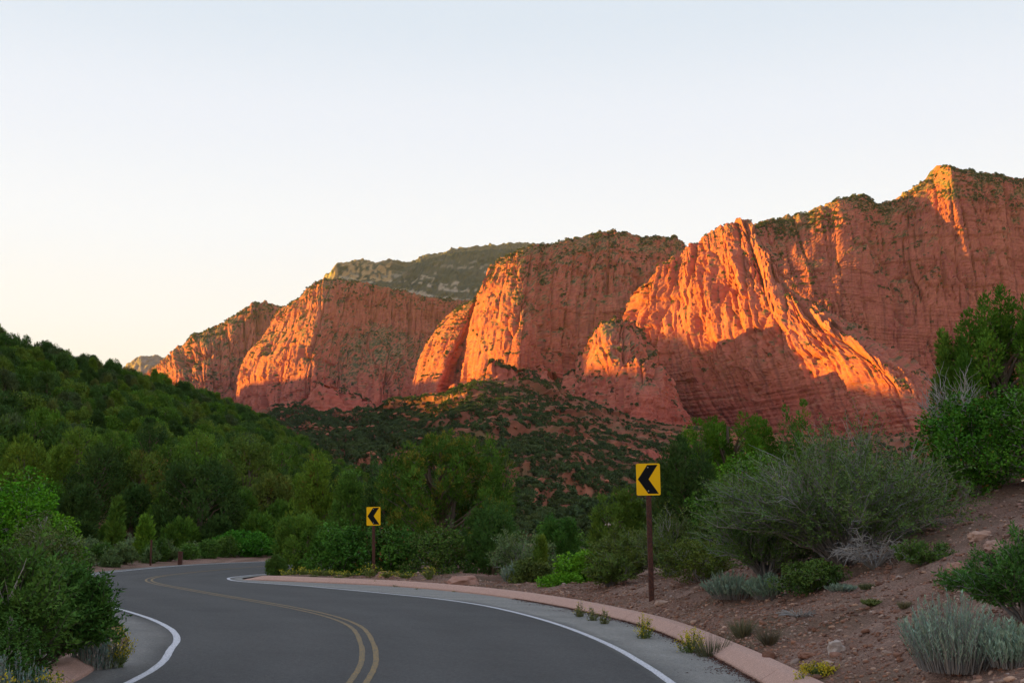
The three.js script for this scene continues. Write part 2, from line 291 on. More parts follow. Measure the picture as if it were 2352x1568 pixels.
mountain('mountain', [
  [[330, 862, 5700], [328, 890, 5600], [326, 930, 5500], [325, 980, 5400]],
  [[357, 838, 5500], [362, 870, 5380], [365, 920, 5250], [366, 980, 5150]],
  [[397, 805, 5400], [403, 850, 5200], [406, 910, 5080], [408, 980, 5000]],
  [[452, 764, 5360], [462, 840, 5120], [466, 910, 5000], [468, 980, 4920]],
  [[500, 746, 5360], [506, 830, 5160], [509, 910, 5060], [510, 980, 4980]],
  [[545, 718, 5360], [547, 820, 5220], [548, 910, 5140], [549, 980, 5080]],
  [[587, 695, 5370], [590, 800, 5270], [591, 910, 5200], [592, 980, 5160]],
  [[615, 696, 5400], [622, 800, 5340], [624, 910, 5300], [625, 980, 5270]],
  [[680, 712, 5480], [690, 800, 5440], [692, 910, 5400], [694, 980, 5380]],
], { key: 'far', nu: 230, nv: 150, back: [120, 500], foot: [250, 80], relief: cliffRelief({ seed: 5, amp: 1.1, top: 0.9, low: 0.9, crag: 1.6 }), color: rockColor({ seed: 5, strata: 0.2, varnish: 0.5, green: 1.2, capGreen: 0.55, base: [0.33, 0.095, 0.066] }) }, 'rugged red ridge running down to the left of the pillared cliff');

// the lower buttresses in front of the fin
mountain('mountain', [
  [[1280, 885, 2550], [1280, 905, 2490], [1280, 935, 2440], [1280, 985, 2390]],
  [[1311, 852, 2410], [1306, 880, 2370], [1303, 920, 2320], [1302, 985, 2270]],
  [[1347, 783, 2340], [1343, 840, 2260], [1340, 910, 2190], [1335, 985, 2140]],
  [[1385, 747, 2290], [1386, 820, 2170], [1387, 900, 2100], [1387, 990, 2050]],
  [[1419, 733, 2280], [1427, 820, 2130], [1431, 900, 2060], [1432, 990, 2010]],
  [[1453, 737, 2320], [1470, 820, 2180], [1480, 900, 2100], [1490, 990, 2040]],
  [[1480, 790, 2420], [1510, 850, 2320], [1530, 920, 2260], [1560, 990, 2210]],
  [[1500, 840, 2590], [1540, 880, 2530], [1570, 930, 2470], [1600, 1000, 2420]],
], { key: 'butt', nu: 170, nv: 140, back: [160, 200], foot: [120, 80], relief: cliffRelief({ seed: 6, amp: 0.6, top: 1, low: 0.8, crag: 1.5 }), color: rockColor({ seed: 6, strata: 0.5, varnish: 0.4, green: 0.7 }) }, 'pointed sunlit buttress at the foot of the fluted fin');
mountain('mountain', [
  [[1408, 872, 2170], [1403, 905, 2110], [1398, 960, 2050], [1394, 1010, 2000]],
  [[1438, 838, 2070], [1434, 890, 1990], [1430, 950, 1950], [1425, 1010, 1920]],
  [[1475, 822, 2040], [1475, 885, 1940], [1470, 950, 1890], [1465, 1010, 1870]],
  [[1508, 835, 2070], [1512, 890, 1970], [1514, 950, 1920], [1512, 1012, 1890]],
  [[1538, 865, 2140], [1549, 910, 2070], [1557, 960, 2020], [1562, 1012, 1990]],
  [[1552, 905, 2310], [1575, 940, 2250], [1592, 970, 2200], [1604, 1012, 2160]],
], { key: 'dome', nu: 130, nv: 110, back: [140, 180], foot: [100, 60], relief: cliffRelief({ seed: 7, amp: 0.4, top: 1, low: 0.9 }), color: rockColor({ seed: 7, strata: 0.8, varnish: 0.3, green: 0.4 }) }, 'rounded banded sandstone dome before the pointed buttress');

// the forested plateau behind, with pale broken cliffs
const plateau = (seed, stone) => (s, t, v, p, n) => {
  const f = fbm2(s / 260 + seed, t / 200, 5), b = n2(s / 1500 + seed, p[1] / 45 + n2(s / 500, 3)) + 0.5 * n2(s / 60, t / 70);
  let c = mixc([0.038, 0.048, 0.042], [0.085, 0.078, 0.062], clamp(0.5 + f + 0.4 * n2(s / 22, t / 22)));
  const cl = sm(0.4, 0.55, b + f * 0.7) * sm(0.1, 0.3, v); c = mixc(c, stone, cl * 0.85);
  if (v < 0.3 && s < 420) c = mixc(c, [0.42, 0.26, 0.14], 0.8 * sm(-0.3, 0.2, n2(s / 40, t / 60)));  // warm sunlit left edge painted in as sand-coloured rim rock
  if (v < 0.08) c = mixc(c, [0.22, 0.16, 0.09], 0.5);
  const k = 1 + 0.2 * n2(s / 12, t / 14); return [c[0] * k, c[1] * k, c[2] * k];
};
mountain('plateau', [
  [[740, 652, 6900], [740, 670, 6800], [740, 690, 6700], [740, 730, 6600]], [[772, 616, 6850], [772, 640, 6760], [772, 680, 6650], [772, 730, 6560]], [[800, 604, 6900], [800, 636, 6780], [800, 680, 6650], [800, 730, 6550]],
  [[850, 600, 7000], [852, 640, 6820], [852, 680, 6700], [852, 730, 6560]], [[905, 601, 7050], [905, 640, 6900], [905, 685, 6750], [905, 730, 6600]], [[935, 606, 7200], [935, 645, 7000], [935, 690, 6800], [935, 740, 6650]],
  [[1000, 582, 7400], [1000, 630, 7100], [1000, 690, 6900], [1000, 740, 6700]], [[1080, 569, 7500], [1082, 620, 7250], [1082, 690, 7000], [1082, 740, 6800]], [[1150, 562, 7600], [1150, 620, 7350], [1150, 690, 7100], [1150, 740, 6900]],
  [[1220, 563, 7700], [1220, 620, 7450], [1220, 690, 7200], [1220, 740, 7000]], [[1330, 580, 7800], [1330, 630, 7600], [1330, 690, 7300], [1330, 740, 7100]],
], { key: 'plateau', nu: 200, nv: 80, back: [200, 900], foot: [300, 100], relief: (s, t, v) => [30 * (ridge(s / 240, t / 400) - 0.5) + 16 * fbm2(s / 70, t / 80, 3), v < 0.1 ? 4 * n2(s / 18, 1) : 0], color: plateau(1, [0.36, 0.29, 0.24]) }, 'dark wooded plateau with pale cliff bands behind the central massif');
mountain('mountain', [
  [[270, 862, 9300], [270, 880, 9200], [270, 920, 9000]], [[305, 830, 9200], [305, 860, 9050], [305, 920, 8900]], [[332, 818, 9200], [332, 855, 9000], [332, 920, 8850]], [[352, 815, 9250], [352, 855, 9050], [352, 920, 8900]], [[385, 822, 9300], [385, 860, 9150], [385, 920, 9000]], [[440, 850, 9500], [440, 880, 9300], [440, 920, 9200]],
], { key: 'hazy', nu: 80, nv: 50, back: [200, 900], foot: [300, 100], relief: (s, t) => [30 * fbm2(s / 150, t / 120, 4), 0], color: (s, t) => mixc([0.16, 0.12, 0.11], [0.3, 0.2, 0.16], clamp(0.5 + fbm2(s / 90, t / 60, 3))) }, 'small hazy peak far off beyond the rugged ridge');

// the shrub covered mound below the cliffs
const SLOPE = [0.18, 0.06, 0.035];
const ledge = (p) => { const q = p[1] + 0.10 * p[0] + 0.03 * p[2] + 10 * n2(p[0] / 260, p[2] / 260); return { q, band: n2(q / 26, p[0] / 600) }; };
const mound = mountain('hillside', [
  [[540, 958, 2700], [540, 985, 2200], [560, 1040, 1400], [600, 1120, 800], [640, 1200, 400]],
  [[600, 944, 2450], [610, 980, 2000], [640, 1030, 1300], [680, 1120, 750], [700, 1200, 400]],
  [[680, 935, 2250], [690, 975, 1800], [710, 1035, 1200], [740, 1120, 700], [760, 1200, 400]],
  [[770, 955, 1900], [775, 985, 1550], [790, 1040, 1100], [810, 1120, 680], [820, 1200, 400]],
  [[850, 953, 1700], [855, 985, 1400], [865, 1045, 1000], [880, 1120, 650], [890, 1200, 400]],
  [[920, 933, 1580], [920, 975, 1280], [925, 1045, 920], [940, 1125, 620], [950, 1200, 400]],
  [[990, 908, 1500], [990, 960, 1200], [990, 1045, 880], [1000, 1130, 600], [1010, 1200, 400]],
  [[1050, 888, 1480], [1050, 945, 1180], [1050, 1045, 860], [1060, 1130, 600], [1070, 1200, 400]],
  [[1105, 878, 1500], [1110, 935, 1180], [1120, 1045, 860], [1130, 1135, 600], [1140, 1205, 400]],
  [[1170, 880, 1560], [1180, 940, 1200], [1190, 1050, 860], [1200, 1145, 600], [1210, 1205, 400]],
  [[1240, 886, 1620], [1250, 955, 1230], [1260, 1060, 870], [1270, 1155, 600], [1280, 1208, 400]],
  [[1300, 905, 1680], [1310, 978, 1260], [1330, 1070, 880], [1340, 1165, 600], [1350, 1210, 400]],
  [[1370, 935, 1720], [1390, 1000, 1280], [1410, 1085, 880], [1420, 1172, 600], [1430, 1212, 400]],
  [[1450, 968, 1760], [1470, 1020, 1300], [1490, 1095, 880], [1500, 1175, 600], [1510, 1214, 400]],
  [[1540, 985, 1780], [1550, 1032, 1320], [1570, 1100, 880], [1580, 1178, 600], [1590, 1214, 400]],
  [[1680, 1000, 1780], [1700, 1050, 1320], [1720, 1110, 880], [1740, 1180, 600], [1750, 1214, 400]],
  [[1900, 1010, 1780], [1920, 1060, 1320], [1950, 1120, 880], [1960, 1180, 600], [1970, 1214, 400]],
  [[2300, 1000, 1780], [2320, 1060, 1320], [2330, 1120, 880], [2330, 1180, 600], [2330, 1214, 400]],
], { key: 'mound', nu: 280, nv: 190, back: [90, 260], foot: [14, 120], relief: (s, t, v, p) => {
  const { q, band } = ledge(p), step = sm(0.4, 0.5, band);
  return [17 * fbm2(s / 150, t / 170, 5) + 6 * step + 1.6 * n2(s / 9, t / 12), 0];
}, color: (s, t, v, p, n) => {
  const { band } = ledge(p), rock = sm(0.45, 0.55, band + 0.2 * n2(s / 20, t / 20)) * sm(-0.25, 0.25, fbm2(s / 170 + 3, t / 120, 3));
  let c = mixc(SLOPE, [0.26, 0.095, 0.056], clamp(0.4 + fbm2(s / 60, t / 60, 4) * 1.2));
  c = mixc(c, [0.13, 0.095, 0.045], sm(0.0, 0.5, fbm2(s / 45 + 7, t / 45, 4)) * 0.8);
  c = mixc(c, [0.36, 0.13, 0.078], rock * 0.75);
  const k = 1 + 0.25 * n2(s / 5, t / 6) + 0.12 * n2(s / 2.4, t / 3); return [c[0] * k, c[1] * k, c[2] * k];
} }, 'red earth mound dotted with dark shrubs below the cliffs');

// slanting outcrops of bedded rock on the crest of the mound
function outcrop(cols, seed, label, key) { return mountain('rock_outcrop', cols, { key, nu: 56, nv: 30, back: [30, 60], foot: [30, 20], relief: cliffRelief({ seed, amp: 0.28, top: 1, low: 1, crag: 0.7 }), color: rockColor({ seed, strata: 0.7, varnish: 0.25, green: 0.35 }) }, label); }
outcrop([
  [[1108, 858, 1500], [1106, 872, 1490], [1104, 890, 1480]], [[1125, 833, 1480], [1124, 858, 1462], [1122, 885, 1450]], [[1160, 836, 1480], [1162, 866, 1450], [1164, 892, 1440]], [[1200, 842, 1500], [1206, 870, 1470], [1212, 898, 1460]],
  [[1240, 840, 1530], [1248, 876, 1490], [1256, 905, 1480]], [[1266, 850, 1570], [1276, 886, 1530], [1282, 908, 1520]], [[1282, 870, 1640], [1292, 898, 1620], [1298, 912, 1610]],
], 11, 'long slanting slab of bedded red rock on the crest of the mound', 'slab');
outcrop([
  [[620, 934, 2250], [620, 940, 2230], [620, 950, 2220]], [[690, 925, 2200], [688, 934, 2180], [686, 945, 2170]], [[724, 888, 2180], [722, 910, 2150], [720, 940, 2130]], [[740, 878, 2180], [742, 905, 2130], [744, 940, 2110]], [[775, 890, 2220], [782, 915, 2170], [788, 944, 2150]],
  [[820, 905, 2260], [830, 926, 2210], [838, 946, 2190]], [[850, 925, 2350], [858, 938, 2310], [864, 950, 2300]],
], 12, 'broken fin of red rock below the pillared cliff', 'fin2');

for (const [px, py, w, h, d, k] of [[1000, 902, 44, 22, 1470, 0], [1052, 884, 52, 30, 1460, 1], [1085, 866, 40, 36, 1490, 2], [1330, 908, 70, 26, 1650, 3], [1395, 955, 80, 20, 1600, 4], [960, 930, 40, 16, 1440, 5], [905, 948, 46, 14, 1500, 6], [1290, 958, 90, 16, 1240, 7], [1420, 1002, 110, 18, 1230, 8], [1180, 985, 120, 15, 1080, 9], [1330, 1040, 130, 15, 980, 10], [1480, 1038, 90, 16, 1150, 11]])
  outcrop([[[px - w * 0.55, py + h * 0.7, d + 26], [px - w * 0.55, py + h * 0.85, d + 20], [px - w * 0.55, py + h, d + 14]], [[px - w * 0.3, py + h * 0.1, d + 8], [px - w * 0.32, py + h * 0.5, d], [px - w * 0.34, py + h, d - 6]], [[px, py, d], [px, py + h * 0.5, d - 8], [px, py + h * 1.05, d - 14]], [[px + w * 0.3, py + h * 0.25, d + 6], [px + w * 0.32, py + h * 0.6, d], [px + w * 0.34, py + h * 1.15, d - 6]], [[px + w * 0.55, py + h * 0.9, d + 30], [px + w * 0.56, py + h, d + 26], [px + w * 0.57, py + h * 1.3, d + 20]]], 20 + k, 'ledge of broken red rock on the shrubby mound', `ledge${k}`);

// the left hill, falling from the left edge of the picture to the valley
const hill = mountain('hillside', [
  [[-1500, 560, 150], [-1450, 700, 130], [-1400, 900, 105], [-1350, 1050, 88], [-1300, 1190, 70]],
  [[-700, 660, 200], [-680, 780, 165], [-650, 950, 125], [-620, 1090, 96], [-600, 1215, 72]],
  [[-200, 745, 240], [-190, 850, 190], [-180, 990, 140], [-170, 1120, 102], [-160, 1230, 74]],
  [[0, 808, 265], [0, 895, 205], [0, 1020, 148], [0, 1130, 106], [0, 1240, 76]],
  [[150, 842, 300], [150, 920, 230], [150, 1035, 160], [150, 1140, 110], [150, 1240, 76]],
  [[290, 868, 340], [290, 945, 255], [295, 1050, 172], [300, 1150, 114], [300, 1240, 76]],
  [[430, 912, 400], [432, 985, 290], [440, 1075, 190], [445, 1160, 120], [450, 1245, 78]],
  [[560, 955, 470], [562, 1020, 335], [570, 1095, 215], [580, 1170, 130], [590, 1245, 80]],
  [[700, 1030, 540], [690, 1070, 390], [690, 1120, 245], [700, 1185, 140], [710, 1245, 84]],
  [[830, 1100, 600], [800, 1125, 430], [790, 1155, 270], [800, 1200, 150], [810, 1248, 88]],
  [[960, 1165, 620], [930, 1180, 450], [900, 1195, 290], [900, 1222, 160], [900, 1255, 92]],
], { key: 'hill', nu: 180, nv: 120, flat: true, back: [25, 120], foot: [4, 12], relief: (s, t) => [1.6 * fbm2(s / 45, t / 45, 4) + 0.15 * n2(s / 2, t / 2), 0],
  color: (s, t) => { let c = mixc([0.20, 0.085, 0.05], [0.32, 0.14, 0.085], clamp(0.5 + fbm2(s / 25, t / 25, 4))); c = mixc(c, [0.09, 0.085, 0.045], sm(-0.1, 0.35, fbm2(s / 14 + 5, t / 14, 4))); const k = 1 + 0.2 * n2(s / 1.5, t / 1.5); return [c[0] * k, c[1] * k, c[2] * k]; } }, 'wooded hill sloping down behind the bend of the road');

// unseen western range, added with its crest shaped to cast the valley shadow
{
  const H = [[2500, 330], [0, 340], [-1000, 355], [-1500, 385], [-1772, 424], [-1980, 490], [-2208, 538], [-2328, 556], [-2493, 568], [-2669, 650], [-2871, 718], [-3006, 740], [-3180, 700], [-3361, 650], [-3701, 686], [-4280, 725], [-6000, 640]];
  const hAt = (z) => { let i = 0; while (i < H.length - 2 && z < H[i + 1][0]) i++; const t = clamp((H[i][0] - z) / (H[i][0] - H[i + 1][0])); return lerp(H[i][1], H[i + 1][1], t * t * (3 - 2 * t)); };
  const nu = 320, nv = 14, pos = [], col = [], idx = [];
  for (let i = 0; i < nu; i++) for (let j = 0; j < nv; j++) {
    const z = lerp(2500, -6000, i / (nu - 1)), a = j / (nv - 1) * 2 - 1, prof = 1 - Math.abs(a) ** 1.3;
    const y = -30 + (hAt(z) + 30) * prof + (prof > 0.02 ? 9 * fbm2(z / 90, a * 5, 4) * (0.5 + prof) : 0), k = 0.5 + 0.5 * fbm2(z / 80, a * 9, 4);
    pos.push(-3200 + a * 900, y, z); col.push(...mixc([0.07, 0.075, 0.04], [0.3, 0.14, 0.09], clamp(k)));
    if (i && j) { const p = i * nv + j, q = p - nv; idx.push(p, p - 1, q, q, p - 1, q - 1); }
  }
  const g = new THREE.BufferGeometry(); g.setAttribute('position', new THREE.Float32BufferAttribute(pos, 3)); g.setAttribute('color', new THREE.Float32BufferAttribute(col, 3)); g.setIndex(idx); g.computeVertexNormals();
  structure(new THREE.Mesh(g, M.rock), 'ridge', 'unseen western range shaped to cast the shadow over the valley');
}

// ---------------------------------------------------------------- road
const LEFT_EDGE = [[-4.6, 8], [-4.6, -5], [-4.7, -13.4], [-4.95, -15], [-5.25, -16.9], [-5.6, -18.2], [-6.3, -20.2], [-7.2, -22.6], [-8.3, -24.8], [-9.7, -27.4], [-11.4, -31], [-13.3, -36], [-15.3, -41], [-16.4, -46], [-16.6, -51.1], [-16.3, -57.5], [-15.3, -62.5], [-13.2, -67.4], [-9, -73.5], [-3, -79], [6, -84], [20, -88]];
const LEFT_WHITE = [[-4.0, 8], [-4.0, -5], [-4.1, -13.4], [-4.3, -15.3], [-4.7, -17.2], [-4.95, -18.4], [-5.5, -20.2], [-6.5, -22.6], [-7.5, -24.6], [-8.9, -27.2], [-10.6, -31], [-12.6, -36], [-14.6, -41], [-15.7, -46], [-15.9, -51.1], [-15.65, -57.5], [-14.7, -62.1], [-12.7, -66.8], [-8.5, -73], [-2.5, -78.4], [6, -83], [20, -87]];
const YELLOW = [[-1.3, 8], [-1.4, -5], [-1.65, -13.4], [-1.78, -15.5], [-2.08, -17.9], [-2.65, -21.1], [-3.4, -23.5], [-4.5, -26], [-5.75, -28.4], [-7.5, -31.6], [-9.3, -35], [-10.9, -38.1], [-11.85, -40.4], [-12.45, -42.7], [-12.7, -45], [-12.65, -48], [-12.3, -52.3], [-11.5, -57.5], [-10, -63], [-7.8, -67.5], [-4, -71], [2, -75.5], [10, -79.5], [20, -82.5]];
const RIGHT_WHITE = [[1.75, 8], [1.8, -5], [1.7, -13.4], [1.6, -15.3], [1.4, -17.7], [0.9, -21.1], [0.2, -24.3], [-0.7, -27.3], [-1.8, -29.8], [-3.1, -32], [-4.5, -34.2], [-6.1, -36.6], [-7.8, -38.7], [-9.0, -40.4], [-9.6, -41.9], [-9.85, -43.2], [-9.75, -45], [-9.2, -48], [-8.2, -54], [-6.6, -60], [-4, -65], [1, -70], [8, -74], [20, -78]];
const RIGHT_EDGE = [[2.6, 8], [2.7, -5], [2.65, -13.4], [2.6, -16], [2.3, -20.6], [1.8, -23.5], [0.7, -27.8], [-0.9, -32], [-3.5, -36.4], [-6.6, -39.4], [-8.7, -41.2], [-9.3, -42.6], [-9.25, -44.5], [-8.7, -48], [-7.7, -54], [-6.1, -60], [-3.5, -64.4], [1.5, -69.3], [8.3, -73.2], [20, -77]];
const spline = (pts, n) => new THREE.CatmullRomCurve3(pts.map(([x, z]) => V(x, 0, z)), false, 'centripetal').getSpacedPoints(n);
const eL = spline(LEFT_EDGE, 260), eR = spline(RIGHT_EDGE, 260);

// textures: grain only
function grainTexture(size, fn, srgb = true) {
  const d = new Uint8Array(size * size * 4);
  for (let y = 0; y < size; y++) for (let x = 0; x < size; x++) { const c = fn(x / size, y / size), o = (y * size + x) * 4; d[o] = c[0]; d[o + 1] = c[1]; d[o + 2] = c[2]; d[o + 3] = 255; }
  const t = new THREE.DataTexture(d, size, size); t.wrapS = t.wrapT = THREE.RepeatWrapping; t.magFilter = THREE.LinearFilter; t.minFilter = THREE.LinearMipmapLinearFilter; t.generateMipmaps = true; if (srgb) t.colorSpace = THREE.SRGBColorSpace; t.needsUpdate = true; return t;
}
const tile = (u, v, f, s) => { const a = u * 6.28318, b = v * 6.28318; return n3(Math.cos(a) * f + s, Math.sin(a) * f + Math.cos(b) * f * 0.7, Math.sin(b) * f); };
rnd = mulberry(21);
const speck = grainTexture(512, (u, v) => { const r = rnd(), n = 14 * tile(u, v, 4, 1) + 16 * tile(u, v, 13, 6), k = clamp(n + (r < 0.14 ? 130 + rnd() * 60 : r > 0.9 ? 232 + rnd() * 23 : 185 + rnd() * 45), 0, 255); return [k, k, k]; });
const speckBump = grainTexture(512, () => { const k = 80 + rnd() * 170; return [k, k, k]; }, false);
const gravelTex = grainTexture(1024, (u, v) => { const r = rnd(), n = tile(u, v, 6, 2) * 0.5 + tile(u, v, 14, 5) * 0.5; const k = 175 + n * 45 + (r < 0.2 ? -60 * rnd() : r > 0.86 ? 60 * rnd() : 0); return [clamp(k, 0, 255), clamp(k * 0.985, 0, 255), clamp(k * 0.97, 0, 255)]; });
const gravelBump = grainTexture(1024, (u, v) => { const k = 110 + 60 * tile(u, v, 25, 9) + rnd() * 80; return [k, k, k].map((q) => clamp(q, 0, 255)); }, false);
M.asphalt = new THREE.MeshPhysicalMaterial({ specularIntensity: 0.4, vertexColors: true, map: speck, bumpMap: speckBump, bumpScale: 0.004, roughness: 0.86 });
M.ground = new THREE.MeshPhysicalMaterial({ specularIntensity: 0.2, vertexColors: true, map: gravelTex, bumpMap: gravelBump, bumpScale: 0.02, roughness: 1 });
M.concrete = new THREE.MeshStandardMaterial({ color: new THREE.Color().setRGB(0.80, 0.47, 0.37), map: speck, bumpMap: speckBump, bumpScale: 0.002, roughness: 0.92 });
const wornPaint = (paint, road, amount, seed) => grainTexture(512, (u, v) => { const n = tile(u, v, 5, seed) * 0.5 + tile(u, v, 16, seed + 3) * 0.45 + (rnd() - 0.5) * 0.5, k = sm(amount - 0.12, amount + 0.12, n), g = 0.9 + rnd() * 0.2; return [0, 1, 2].map((i) => clamp(lerp(paint[i], road[i], k) * g, 0, 255)); });
M.white = new THREE.MeshStandardMaterial({ color: new THREE.Color().setRGB(1, 1, 1), map: wornPaint([205, 201, 206], [92, 90, 90], 0.45, 31), roughness: 0.75 });
M.yellow = new THREE.MeshStandardMaterial({ color: new THREE.Color().setRGB(1, 1, 1), map: wornPaint([142, 112, 64], [84, 80, 74], 0.12, 37), roughness: 0.8 });

const segDist = (pts) => (x, z) => { let best = 1e9, side = 1; for (let i = 1; i < pts.length; i++) { const a = pts[i - 1], b = pts[i], dx = b.x - a.x, dz = b.z - a.z, t = clamp(((x - a.x) * dx + (z - a.z) * dz) / (dx * dx + dz * dz)), ex = x - a.x - dx * t, ez = z - a.z - dz * t, d = ex * ex + ez * ez; if (d < best) { best = d; side = dx * ez - dz * ex; } } return [Math.sqrt(best), side]; };
const eL2 = spline(LEFT_EDGE, 110), eR2 = spline(RIGHT_EDGE, 110), wR2 = spline(RIGHT_WHITE, 110), wL2 = spline(LEFT_WHITE, 110), yC2 = spline(YELLOW, 110);
const dL = segDist(eL2), dR = segDist(eR2), dW = segDist(wR2), dWL = segDist(wL2), dY = segDist(yC2);
{ // carriageway: a sheet between its two edges
  const n = eL.length, m = 29, pos = [], col = [], uv = [], idx = [];
  for (let i = 0; i < n; i++) for (let j = 0; j < m; j++) {
    const t = j / (m - 1), x = lerp(eL[i].x, eR[i].x, t), z = lerp(eL[i].z, eR[i].z, t);
    const [w, sw] = dW(x, z), out = sw > 0 ? 0 : 0, shoulder = Math.max(sm(0.02, 0.25, w * (sw > 0 ? 1 : -1)), 0);
    const [wl, swl] = dWL(x, z), shL = sm(0.05, 0.3, wl * (swl > 0 ? -1 : 1));
    const c = dY(x, z)[0], track = Math.exp(-(((c - 0.85) / 0.4) ** 2)) + Math.exp(-(((c - 2.5) / 0.4) ** 2));
    const worn = fbm2(x / 3.5, z / 3.5, 4), k = 0.118 * (1 + 0.14 * worn + 0.13 * track + 0.07 * n2(x * 3, z * 3));
    let q = mixc([k * 1.05, k * 0.98, k * 0.96], [0.50, 0.46, 0.42], Math.max(shoulder, shL * 0.7) * (0.75 + 0.3 * fbm2(x / 1.5, z / 1.5, 3)));
    pos.push(x, 0, z); col.push(...q); uv.push(x / 1.7, z / 1.7);
    if (i && j) { const p = i * m + j, r = p - m; idx.push(r - 1, r, p - 1, r, p, p - 1); }
  }
  const g = new THREE.BufferGeometry(); g.setAttribute('position', new THREE.Float32BufferAttribute(pos, 3)); g.setAttribute('color', new THREE.Float32BufferAttribute(col, 3)); g.setAttribute('uv', new THREE.Float32BufferAttribute(uv, 2)); g.setIndex(idx); g.computeVertexNormals();
  if (g.attributes.normal.getY(40) < 0) { g.setIndex(idx.map((_, i) => idx[i - i % 3 + 2 - i % 3])); g.computeVertexNormals(); }
  structure(new THREE.Mesh(g, M.asphalt), 'road', 'grey asphalt road swinging through a double bend');
}
function ribbon(name, pts, offset, width, mat, label, wear) {
  const c = spline(pts, 420), pos = [], uv = [], idx = []; let s = 0;
  for (let i = 0; i < c.length; i++) {
    const a = c[Math.max(0, i - 1)], b = c[Math.min(c.length - 1, i + 1)], l = Math.hypot(b.x - a.x, b.z - a.z), nx = -(b.z - a.z) / l, nz = (b.x - a.x) / l; if (i) s += c[i].distanceTo(c[i - 1]);
    const wob = 0;
    for (const e of [-1, 1]) { const q = offset + e * (width / 2 + wob * 0.5 + wear * 0.35 * n2(s * 7, e * 5)); pos.push(c[i].x + nx * q, 0.004, c[i].z + nz * q); uv.push(s / 1.4, q / 1.4); }
    if (i) { const p = i * 2; idx.push(p - 2, p - 1, p, p - 1, p + 1, p); }
  }
  const g = new THREE.BufferGeometry(); g.setAttribute('position', new THREE.Float32BufferAttribute(pos, 3)); g.setAttribute('uv', new THREE.Float32BufferAttribute(uv, 2)); g.setIndex(idx); g.computeVertexNormals();
  if (g.attributes.normal.getY(10) < 0) { g.setIndex(idx.map((_, i) => idx[i - i % 3 + 2 - i % 3])); g.computeVertexNormals(); }
  structure(new THREE.Mesh(g, mat), name, label);
}
ribbon('road_marking', YELLOW, -0.09, 0.072, M.yellow, 'faded yellow centre line on the inner side of the pair', 0.018);
ribbon('road_marking', YELLOW, 0.09, 0.072, M.yellow, 'faded yellow centre line on the outer side of the pair', 0.018);
ribbon('road_marking', LEFT_WHITE, 0, 0.1, M.white, 'white edge line along the uphill side of the road', 0.012);
ribbon('road_marking', RIGHT_WHITE, 0, 0.1, M.white, 'white edge line along the side with the chevron signs', 0.012);

// kerbs: tan concrete lengths with open joints
function kerb(pts, from, to, flip, label) {
  const curve = new THREE.CatmullRomCurve3(pts.map(([x, z]) => V(x, 0, z)), false, 'centripetal'), L = curve.getLength(), root = new THREE.Group();
  const prof = [[0, -0.06], [0.0, 0.03], [0.02, 0.05], [0.16, 0.135], [0.19, 0.148], [0.23, 0.152], [0.36, 0.152], [0.39, 0.14], [0.40, 0.115], [0.40, -0.1]];
  let s = from * L; const end = to * L;
  while (s < end - 0.4) {
    const e = Math.min(end, s + 3.05), steps = 9, pos = [], uv = [], idx = [], m = prof.length;
    for (let i = 0; i <= steps; i++) {
      const q = lerp(s, e - 0.014, i / steps), u = q / L, c = curve.getPointAt(u), t = curve.getTangentAt(u), nx = flip * -t.z, nz = flip * t.x;
      const ends = Math.min(sm(-0.02, 0.9, end - q), 1), hgt = 0.25 + 0.75 * ends;
      for (const [o, y] of prof) { pos.push(c.x + nx * o, y > 0 ? y * hgt : y, c.z + nz * o); uv.push(q, o + y); }
    }
    for (let i = 0; i < steps; i++) for (let j = 0; j < m - 1; j++) { const a = i * m + j, b = a + m; flip > 0 ? idx.push(a, a + 1, b, b, a + 1, b + 1) : idx.push(a, b, a + 1, b, b + 1, a + 1); }
    for (const i of [0, steps]) for (let j = 1; j < m - 1; j++) idx.push(i * m, i * m + j, i * m + j + 1);
    const g = new THREE.BufferGeometry(); g.setAttribute('position', new THREE.Float32BufferAttribute(pos, 3)); g.setAttribute('uv', new THREE.Float32BufferAttribute(uv, 2)); g.setIndex(idx);
    const ng = g.toNonIndexed(); ng.computeVertexNormals(); part('kerb_segment', ng, M.concrete, root); s = e;
  }
  structure(root, 'kerb', label);
}
kerb([[2.6, 8], [2.7, -5], [2.65, -13.4], [2.6, -16], [2.3, -20.6], [1.8, -23.5], [0.7, -27.8], [-0.9, -32], [-3.5, -36.4], [-6.6, -39.4], [-9.0, -41.4]], 0, 1, 1, 'tan concrete kerb below the chevron signs');
kerb([[-4.6, 8], [-4.6, -5], [-4.7, -13.4], [-4.95, -15], [-5.3, -16.9], [-5.75, -18.2]], 0, 1, -1, 'short tan concrete kerb beside the roadside bushes');

